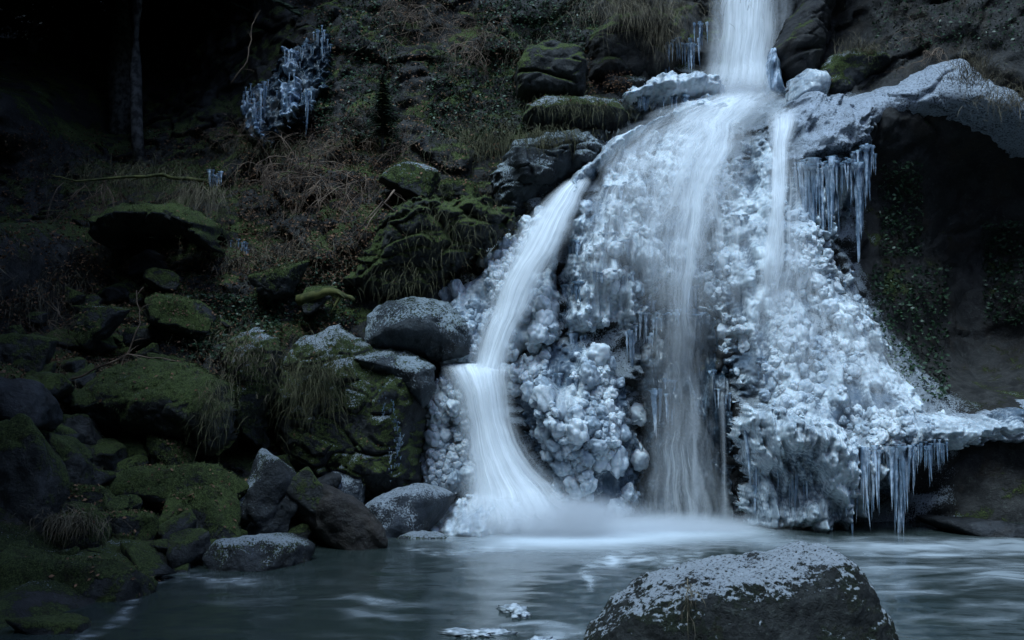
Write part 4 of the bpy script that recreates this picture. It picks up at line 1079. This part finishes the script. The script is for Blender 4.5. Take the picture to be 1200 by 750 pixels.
TUFTS = [
 ('shaggy dry grass hanging down the mossy boulder', 362, 440, 46, 40, 480, 0.5, 'grassgreen', 1, 12.12, -0.1, 0.4, 4.0),
 ('hanging grass on the corner of the overhanging mossy boulder', 252, 470, 24, 36, 200, 0.34, 'grassgreen', 2, 11.05, 0, 0.5, 4.5),
 ('dry grass on the frosted knoll', 285, 412, 40, 30, 240, 0.26, 'grass', 3, 11.85, 0.3, 0.6, 3.5),
 ('dry grass tuft on the leaf litter slope', 212, 385, 30, 12, 220, 0.42, 'grass', 4, None, 0.3, 0.7, 3.5),
 ('pale grass combed down the mossy outcrop', 525, 265, 70, 40, 150, 0.42, 'grassgreen', 5, 13.1, 0.0, 0.4, 4.5),
 ('grass mat below the mossy outcrop', 470, 325, 60, 20, 100, 0.35, 'grassgreen', 6, 13.1, 0.0, 0.4, 4.5),
 ('overhanging straw thatch above the cliff block', 745, 10, 70, 16, 700, 0.6, 'grass', 7, 15.1, 0.3, 0.8, 3.5),
 ('straw wisps hanging beside the upper fall', 778, 40, 14, 10, 160, 0.7, 'grass', 8, 15.2, 0.0, 0.5, 4.5),
 ('grass curtain over the mossy rock shelf', 560, 160, 70, 20, 500, 0.55, 'grassgreen', 9, None, 0.1, 0.6, 4.0),
 ('frosted grass over the rock above the chute', 640, 158, 50, 10, 300, 0.35, 'grassgreen', 10, 13.75, 0.1, 0.6, 4.0),
 ('upright straw on the grass-topped knuckle of rock', 1010, 62, 26, 8, 200, 0.3, 'grass', 11, 14.3, 1.2, 0.3, 1.4),
 ('straw tuft above the frosted arch', 1140, 90, 26, 20, 260, 0.42, 'grass', 12, 13.1, 1.2, 0.3, 1.6),
 ('straw trailing over the end of the frosted arch', 1180, 118, 40, 14, 200, 0.35, 'grass', 13, 12.7, 0.6, 0.5, 2.5),
 ('drooping grass under the mossy hanging bank', 235, 228, 26, 8, 300, 0.7, 'grass', 14, 14.1, 0.1, 0.6, 4.0),
 ('long grass on the mossy hanging bank', 160, 205, 90, 14, 420, 0.6, 'grassgreen', 15, 14.2, 0.2, 0.6, 3.5),
 ('grass on the upper dark terrace', 320, 175, 80, 14, 420, 0.45, 'grassgreen', 16, None, 0.4, 0.6, 3.0),
 ('dry grass fringe under the dark boulder terrace', 630, 70, 40, 30, 260, 0.5, 'grass', 17, None, 0.2, 0.6, 4.0),
 ('frosted grass on the pale mossy rock', 680, 125, 60, 10, 260, 0.3, 'grassgreen', 18, 14.35, 0.2, 0.6, 4.0),
 ('dry grass on the low mossy stone', 82, 612, 40, 10, 260, 0.28, 'grass', 19, 9.2, 0.4, 0.6, 3.0),
 ('tangle of dry grass above the wide overhanging boulder', 130, 440, 90, 14, 420, 0.35, 'grass', 20, None, 0.4, 0.6, 3.0),
 ('straw stuck to the face of the frosted boulder', 808, 700, 4, 22, 26, 0.2, 'grass', 21, 6.36, -0.5, 0.15, 5.0),
 ('dark grass along the foot of the twig thicket', 320, 300, 110, 24, 500, 0.4, 'grass', 22, None, 0.4, 0.6, 3.0),
 ('weeds at the left of the dark terrace', 60, 350, 90, 50, 500, 0.4, 'grass', 23, None, 0.5, 0.6, 2.5),
]
for T in TUFTS: tuft(*T)

M['mossblade'] = plain('moss_fronds', (0.016, 0.026, 0.009), (0.14, 0.175, 0.06), 14)
def moss_on(ob, n, seed, ln=0.028):
    me = ob.data; N = len(me.vertices); rs_ = np.random.RandomState(seed)
    co = np.empty(N * 3); me.vertices.foreach_get('co', co); co = co.reshape(-1, 3)
    no = np.empty(N * 3); me.vertices.foreach_get('normal', no); no = no.reshape(-1, 3)
    pw = co + np.array(ob.location)
    m = (no[:, 2] * 0.6 + 1.3 * fbm(pw * 3.2, 3, 77) > 0.15) & (no[:, 1] < 0.5)
    idx = np.nonzero(m)[0]
    if len(idx) < 10: return
    idx = rs_.choice(idx, n)
    d = no[idx] + rs_.normal(0, 0.5, (n, 3)) + np.array([0, 0, 0.15])
    p = co[idx] + rs_.normal(0, 0.008, (n, 3)) - no[idx] * 0.004
    blades('moss', p, ln * rs_.uniform(0.4, 1.3, n), d, 0.0032, 1.0, 'mossblade', seed, seg=2, parent=ob, kind='stuff')
def leaves_on(ob, n, seed, size=0.02):
    me = ob.data; N = len(me.vertices); rs_ = np.random.RandomState(seed)
    co = np.empty(N * 3); me.vertices.foreach_get('co', co); co = co.reshape(-1, 3)
    no = np.empty(N * 3); me.vertices.foreach_get('normal', no); no = no.reshape(-1, 3)
    idx = np.nonzero((no[:, 2] > 0.25) & (no[:, 1] < 0.6))[0]
    if len(idx) < 10: return
    idx = rs_.choice(idx, n); nn = no[idx] + rs_.normal(0, 0.35, (n, 3)); nn /= np.linalg.norm(nn, axis=1)[:, None]
    a = np.cross(nn, rs_.normal(size=(n, 3))); a /= np.linalg.norm(a, axis=1)[:, None]; b = np.cross(nn, a)
    s_ = (size * rs_.uniform(0.5, 1.3, n))[:, None]; p = co[idx] + no[idx] * 0.014
    V = np.stack([p - a * s_, p + b * s_ * 0.55 + nn * s_ * 0.2, p + a * s_, p - b * s_ * 0.55 + nn * s_ * 0.2], 1).reshape(-1, 3)
    i = np.arange(n)[:, None] * 4
    link('dead_leaves', mesh('dead_leaves', V, np.concatenate([i, i + 1, i + 2, i + 3], 1)), M['leaf'], ob, kind='stuff', smooth=False)
for k_, ob in enumerate([o for o in COL.objects if o.name.startswith('boulder') and o.type == 'MESH' and o.data.materials[0].name in ('rock_mossy', 'rock_mossy_frosted')]):
    moss_on(ob, 3000, 300 + k_)
    leaves_on(ob, 70, 500 + k_)
_rs = np.random.RandomState(9); _n = 26000
_x = _rs.uniform(-10, 1, _n) * 0; _x = np.where(_rs.rand(_n) < 0.95, _rs.uniform(0, 690, _n), _rs.uniform(960, 1200, _n))
_y = np.where(_x < 430, _rs.uniform(150, 640, _n), np.where(_x < 700, _rs.uniform(-5, 250, _n), _rs.uniform(0, 110, _n)))
_p = on_cliff_many(_x, _y, 0.01)
_k = fbm(_p * 1.6, 3, 21) > -0.12
_p = _p[_k]; _n = len(_p); _d = _rs.normal(0, 0.6, (_n, 3)) + np.array([0, -0.7, 0.35])
blades('undergrowth', _p, 0.10 * _rs.uniform(0.4, 1.4, _n), _d, 0.003, 2.2, 'grassgreen', 5, seg=3, label='short mixed undergrowth covering the dark ledges and bank', cat='plants', kind='stuff')

def leaves(name, label, zones, size, mat, seed, flat=0.5, off=0.02, cat='leaves'):
    rs_ = np.random.RandomState(seed); PX, PY = [], []
    for x0, y0, x1, y1, n in zones:
        PX.append(rs_.uniform(x0, x1, n)); PY.append(rs_.uniform(y0, y1, n))
    P_ = on_cliff_many(np.concatenate(PX), np.concatenate(PY), off); n = len(P_)
    P_[:, 1] -= np.abs(rs_.normal(0, 0.06, n)); 
    a = rs_.normal(size=(n, 3)); a[:, 2] *= flat; a /= np.linalg.norm(a, axis=1)[:, None]
    b = rs_.normal(size=(n, 3)); b = np.cross(a, b); b /= np.linalg.norm(b, axis=1)[:, None]
    c = np.cross(a, b)
    s = (size * rs_.uniform(0.5, 1.3, n))[:, None]
    V = np.stack([P_ - a * s, P_ + b * s * 0.55 + c * s * 0.2, P_ + a * s, P_ - b * s * 0.55 + c * s * 0.2], 1).reshape(-1, 3)
    i = np.arange(n)[:, None] * 4
    return link(name, mesh(name, V, np.concatenate([i, i + 1, i + 2, i + 3], 1)), M[mat], label=label, cat=cat, kind='stuff', smooth=False)
leaves('dead_leaves', 'brown dead leaves littering the dark bank and ledges',
  [(0,300,420,460,7000),(60,420,200,480,1600),(340,0,600,330,5000),(600,60,740,110,1600),(280,150,480,330,5000),(0,150,300,300,3000)], 0.022, 'leaf', 1)
leaves('ground_ivy', 'small dark green leaves creeping over the bank',
  [(215,345,330,420,2600),(400,0,470,170,2200),(370,10,392,160,900),(500,60,620,160,2600),(300,300,420,380,1500),(560,0,700,60,2200),(1020,0,1200,60,700)], 0.024, 'ivy', 2, cat='ivy')
leaves('cave_fern', 'dim green plants clinging inside the cave mouth',
  [(1030,190,1080,300,700),(1020,310,1110,470,1500),(1150,260,1200,380,700)], 0.03, 'ivy', 3, cat='plants')

def shrub(label, px, py, h, n, seed, Y=None, lean=(0, -0.4, 0.6), mat='twig', spread=0.8, thick=0.008, droop=0.9, depth=2):
    rnd_ = random.Random(seed); V, Fc = [], []
    p0 = Vector(at(px, py, Y)) if Y else on_cliff(px, py, 0.05, True)
    def grow(p, d, ln, r, lev):
        pts = [p]; q = p.copy(); dd = d.normalized(); seg = 6
        for k in range(seg):
            dd = (dd + Vector((rnd_.gauss(0, .16), rnd_.gauss(0, .16), rnd_.gauss(0, .16) - droop * 0.12 * (k / seg + 0.3)))).normalized()
            q = q + dd * (ln / seg); pts.append(q.copy())
        tube(V, Fc, pts, [max(0.0012, r * (1 - 0.8 * k / seg)) for k in range(seg + 1)], 4 if lev else 3, cap=False)
        if lev > 0:
            for j in range(rnd_.randint(3, 6)):
                k = rnd_.randint(1, seg)
                nd = (dd + Vector((rnd_.gauss(0, .8), rnd_.gauss(0, .6), rnd_.gauss(0, .6)))).normalized()
                grow(pts[k], nd, ln * rnd_.uniform(0.3, 0.6), r * 0.5, lev - 1)
    for k in range(n):
        d = Vector((rnd_.gauss(lean[0], spread), rnd_.gauss(lean[1], spread * 0.6), rnd_.gauss(lean[2], spread)))
        grow(p0 + Vector((rnd_.gauss(0, .18), rnd_.gauss(0, .06), rnd_.gauss(0, .12))), d, h * rnd_.uniform(0.5, 1.1), thick * rnd_.uniform(0.5, 1.2), depth)
    me = mesh('bare_shrub', V, Fc)
    return link('bare_shrub', me, M[mat], label=label, cat='shrub')
shrub('bare brambles arching over the mossy outcrop', 430, 215, 0.95, 26, 1, lean=(-0.3, -0.6, 0.1), droop=2.2)
shrub('dense dark twig thicket above the hollow', 345, 205, 0.9, 32, 2, lean=(0, -0.5, 0.2), droop=2.4)
shrub('reddish twig thicket beside the spruce sapling', 410, 175, 0.75, 24, 3, lean=(0, -0.5, 0.4), droop=1.6)
shrub('pale bent twigs above the moss-capped block', 560, 55, 0.8, 22, 4, lean=(-0.2, -0.5, 0.4), droop=2.0)
shrub('loose twigs on the dark terrace near the frozen seep', 300, 160, 0.7, 10, 5, lean=(0.2, -0.5, 0.5))
shrub('hanging roots under the hanging bank', 120, 212, 0.8, 14, 6, Y=14.1, lean=(0, -0.4, -0.4), droop=3.0)
shrub('hanging roots in the dark hollow of the thicket', 290, 215, 0.8, 14, 7, lean=(0, -0.3, -0.6), droop=3.0)
shrub('dry twigs by the leaf-strewn ledge', 330, 310, 0.5, 12, 8, lean=(0, -0.5, 0.4))
shrub('twigs along the top of the dark cliff', 480, 20, 0.9, 26, 9, lean=(0, -0.5, 0.2), droop=2.0)
shrub('wispy twigs above the frosted arch', 1100, 45, 0.6, 8, 10, lean=(0, -0.4, 0.6))
shrub('brambles on the bank beside the rough boulder', 60, 400, 0.7, 12, 11, lean=(0.2, -0.4, 0.5))

def branch(label, pts, r, mat, seed, name='fallen_branch'):
    rnd_ = random.Random(seed); V, Fc = [], []
    K = [Vector(at(*p)) for p in pts]; P_ = []
    for i in range(len(K) - 1):
        for j in range(5): P_.append(K[i].lerp(K[i + 1], j / 5) + Vector((rnd_.gauss(0, .008), rnd_.gauss(0, .008), rnd_.gauss(0, .008))))
    P_.append(K[-1])
    tube(V, Fc, P_, [r * (1 - 0.75 * i / len(P_)) for i in range(len(P_))], 6)
    for j in range(4):
        k = rnd_.randint(2, len(P_) - 2); d = (P_[k + 1] - P_[k]).normalized() + Vector((rnd_.gauss(0, .6), rnd_.gauss(0, .4), rnd_.gauss(0, .6)))
        q = [P_[k] + d.normalized() * (0.05 * s) + Vector((0, 0, -0.004 * s * s)) for s in range(5)]
        tube(V, Fc, q, [r * 0.35 * (1 - 0.2 * s) for s in range(5)], 4)
    link(name, mesh(name, V, Fc), M[mat], label=label, cat='branch')
branch('mossy branch jutting out over the hanging bank', [(240,212,14.1),(190,206,13.9),(140,208,13.7),(90,212,13.5),(60,205,13.4)], 0.028, 'twigmoss', 1)
branch('pale bare branch slanting above the mossy outcrop', [(478,262,13.4),(450,236,13.3),(425,262,13.1),(395,290,13.0)], 0.014, 'twig', 2)
branch('second pale branch below the slanting one', [(462,222,13.5),(440,250,13.3),(415,290,13.1)], 0.013, 'twig', 3)
branch('dead stick leaning on the leaf litter bank', [(100,470,11.6),(140,430,11.5),(165,380,11.5),(160,340,11.6)], 0.014, 'twig', 4)
branch('thin stick lying across the frosted moss', [(85,445,11.4),(150,415,11.4),(215,425,11.4)], 0.012, 'twig', 5)
branch('bare bent twig before the frozen seep', [(270,98,15.0),(290,72,14.9),(296,30,14.9),(305,12,14.9)], 0.010, 'twig', 6)
branch('rotten log end below the twig thicket', [(350,352,13.2),(390,340,13.1),(415,352,13.0)], 0.075, 'twigmoss', 7, 'rotten_log')

# spruces: trunk and crown
def spruce_meshes(seed, H=9.0, Rr=2.0, whorls=26, per=13, first=0.18, nb=14):
    rnd_ = random.Random(seed); V, Fc = [], []
    tube(V, Fc, [(0, 0, H * k / 8) for k in range(9)], [0.2 * (1 - k / 8.6) for k in range(9)], 8)
    tr = mesh('trunk', V, Fc)
    pts = []; V, Fc = [], []
    for wv in range(whorls):
        z = H * (first + (0.98 - first) * wv / whorls); rr = Rr * (1 - wv / whorls) ** 0.8 + 0.15
        for b in range(per):
            a = rnd_.uniform(0, 6.283); ln = rr * rnd_.uniform(0.7, 1.1)
            d = Vector((math.cos(a), math.sin(a), 0)); sd = Vector((-math.sin(a), math.cos(a), 0))
            for k in range(nb):
                t = (k + 1) / nb; p = d * ln * t + Vector((0, 0, z - 0.28 * ln * t * t))
                for s in (-1, 1):
                    for q in range(2):
                        e_ = p + sd * s * min(ln * 0.26, 0.36) * (1.1 - t * 0.8) * rnd_.uniform(.6, 1.2) + d * min(ln * 0.12, 0.16) * rnd_.uniform(.5, 1.5) + Vector((0, 0, rnd_.uniform(-.14, .02)))
                        n0 = len(V); o_ = d * 0.05 * rnd_.uniform(.6, 1.6)
                        V += [tuple(p - o_), tuple(e_), tuple(p + o_ + Vector((0, 0, 0.02)))]
                        Fc.append((n0, n0 + 1, n0 + 2))
    return tr, mesh('crown', V, Fc)
TREES = [spruce_meshes(1), spruce_meshes(2, 11, 2.4), spruce_meshes(3, 14, 3.9, 24, 18, 0.30, 26)]  # the last has a wide high crown, shaped to shade the left bank
for a_, b_ in TREES: a_.materials.append(M['bark']); b_.materials.append(M['needle'])
def spruce(label, loc, k, s, rz, group=None, name='spruce_tree'):
    e = empty(name, loc, label, 'tree', group); e.scale = (s, s, s); e.rotation_euler = (0, 0, rz)
    link('trunk', TREES[k][0], None, e); link('crown', TREES[k][1], None, e, smooth=False)
sp = random.Random(3)
p = on_cliff(448, 175, 0.25); spruce('small spruce sapling on the dark cliff above the twig thicket', p, 0, 0.12, 1, name='spruce_sapling')

def trunk_tree(label, px, pyb, pyt, Y, wpx, seed, lean=0):
    rnd_ = random.Random(seed); b = Vector(at(px, pyb, Y)); H = 9.0; r = wpx * Y / F / 2
    e = empty('forest_tree', b, label, 'tree')
    V, Fc = [], []
    tube(V, Fc, [(lean * H * k / 10 + rnd_.gauss(0, .03), rnd_.gauss(0, .03), -0.5 + H * k / 10) for k in range(11)], [r * (1.15 - 0.5 * k / 10) for k in range(11)], 12)
    link('trunk', mesh('trunk', V, Fc), M['bark'], e)
    o = link('crown', TREES[2][1], None, e, smooth=False); o.location = (lean * H * 0.5, 0, -1.0); o.scale = (0.85, 0.85, 0.9)
trunk_tree('slim dark tree trunk in front of the forest gloom', 160, 175, 0, 16.6, 13, 1)
trunk_tree('thick pale-barked tree trunk in the forest gloom', 138, 130, 0, 18.0, 26, 2, 0.01)
trunk_tree('distant tree trunk at the edge of the forest gloom', 40, 140, 0, 18.5, 12, 3, -0.02)

for lab_, loc_, k_, s_ in [('unseen shade spruce added on the cliff top right of the upper fall', (4.9, 15.9, 7.7), 0, 0.95), ('unseen shade spruce added above the frosted arch', (6.7, 14.8, 7.6), 1, 0.85), ('unseen shade spruce added at the cliff edge past the frosted arch', (8.6, 12.8, 6.6), 0, 1.0),  # these three are added above the frame to shade the cliff
    ('dim spruce beside the thick pale-barked trunk', (-7.9, 19.2, 6.6), 0, 0.8), ('dim spruce behind the slim dark trunk', (-6.3, 19.6, 6.8), 1, 0.7), ('dim spruce near the distant trunk', (-9.6, 19.0, 6.4), 1, 0.8), ('young dim spruce above the frozen seep', (-4.6, 18.3, 7.2), 0, 0.6)]:
    spruce(lab_, loc_, k_, s_, loc_[0])
# gorge woods round the pool, mostly beyond the frame, closing the sky down to an opening above
ring = random.Random(8)
for k in range(58):
    a = ring.uniform(0, 2 * math.pi); r_ = ring.uniform(16.5, 30)
    x, y = math.cos(a) * r_, 4 + math.sin(a) * r_
    if y > 14 and abs(x) < 5.5: y += 5
    z = -0.9 + max(0, math.hypot(x, y - 4) - 14.5) * 0.8
    if y > 16: z = max(z, 9.5)
    spruce('tall dark spruce of the gorge woods', (x, y, z), k % 2, ring.uniform(0.9, 1.5), ring.uniform(0, 6), 'spruces of the gorge woods')
# unseen wide-crowned spruces added beside the bank to shade it
for k, (x, y, z, s) in enumerate([(-6.3, 4.6, 0.9, 1.1), (-6.6, 1.2, 0.6, 1.2), (-8.3, 7.4, 2.4, 1.1), (-8.8, 10.2, 4.0, 1.0), (-8.4, 5.6, 2.2, 1.2), (-9.2, 13.0, 5.4, 1.0), (-9.8, 9.4, 4.2, 1.2), (-9.6, 12.6, 5.2, 1.2)]):
    spruce('unseen tall spruce added with a wide high crown to shade the forest bank', (x, y, z), 2, s, k * 1.3, 'unseen shade spruces on the forest bank')
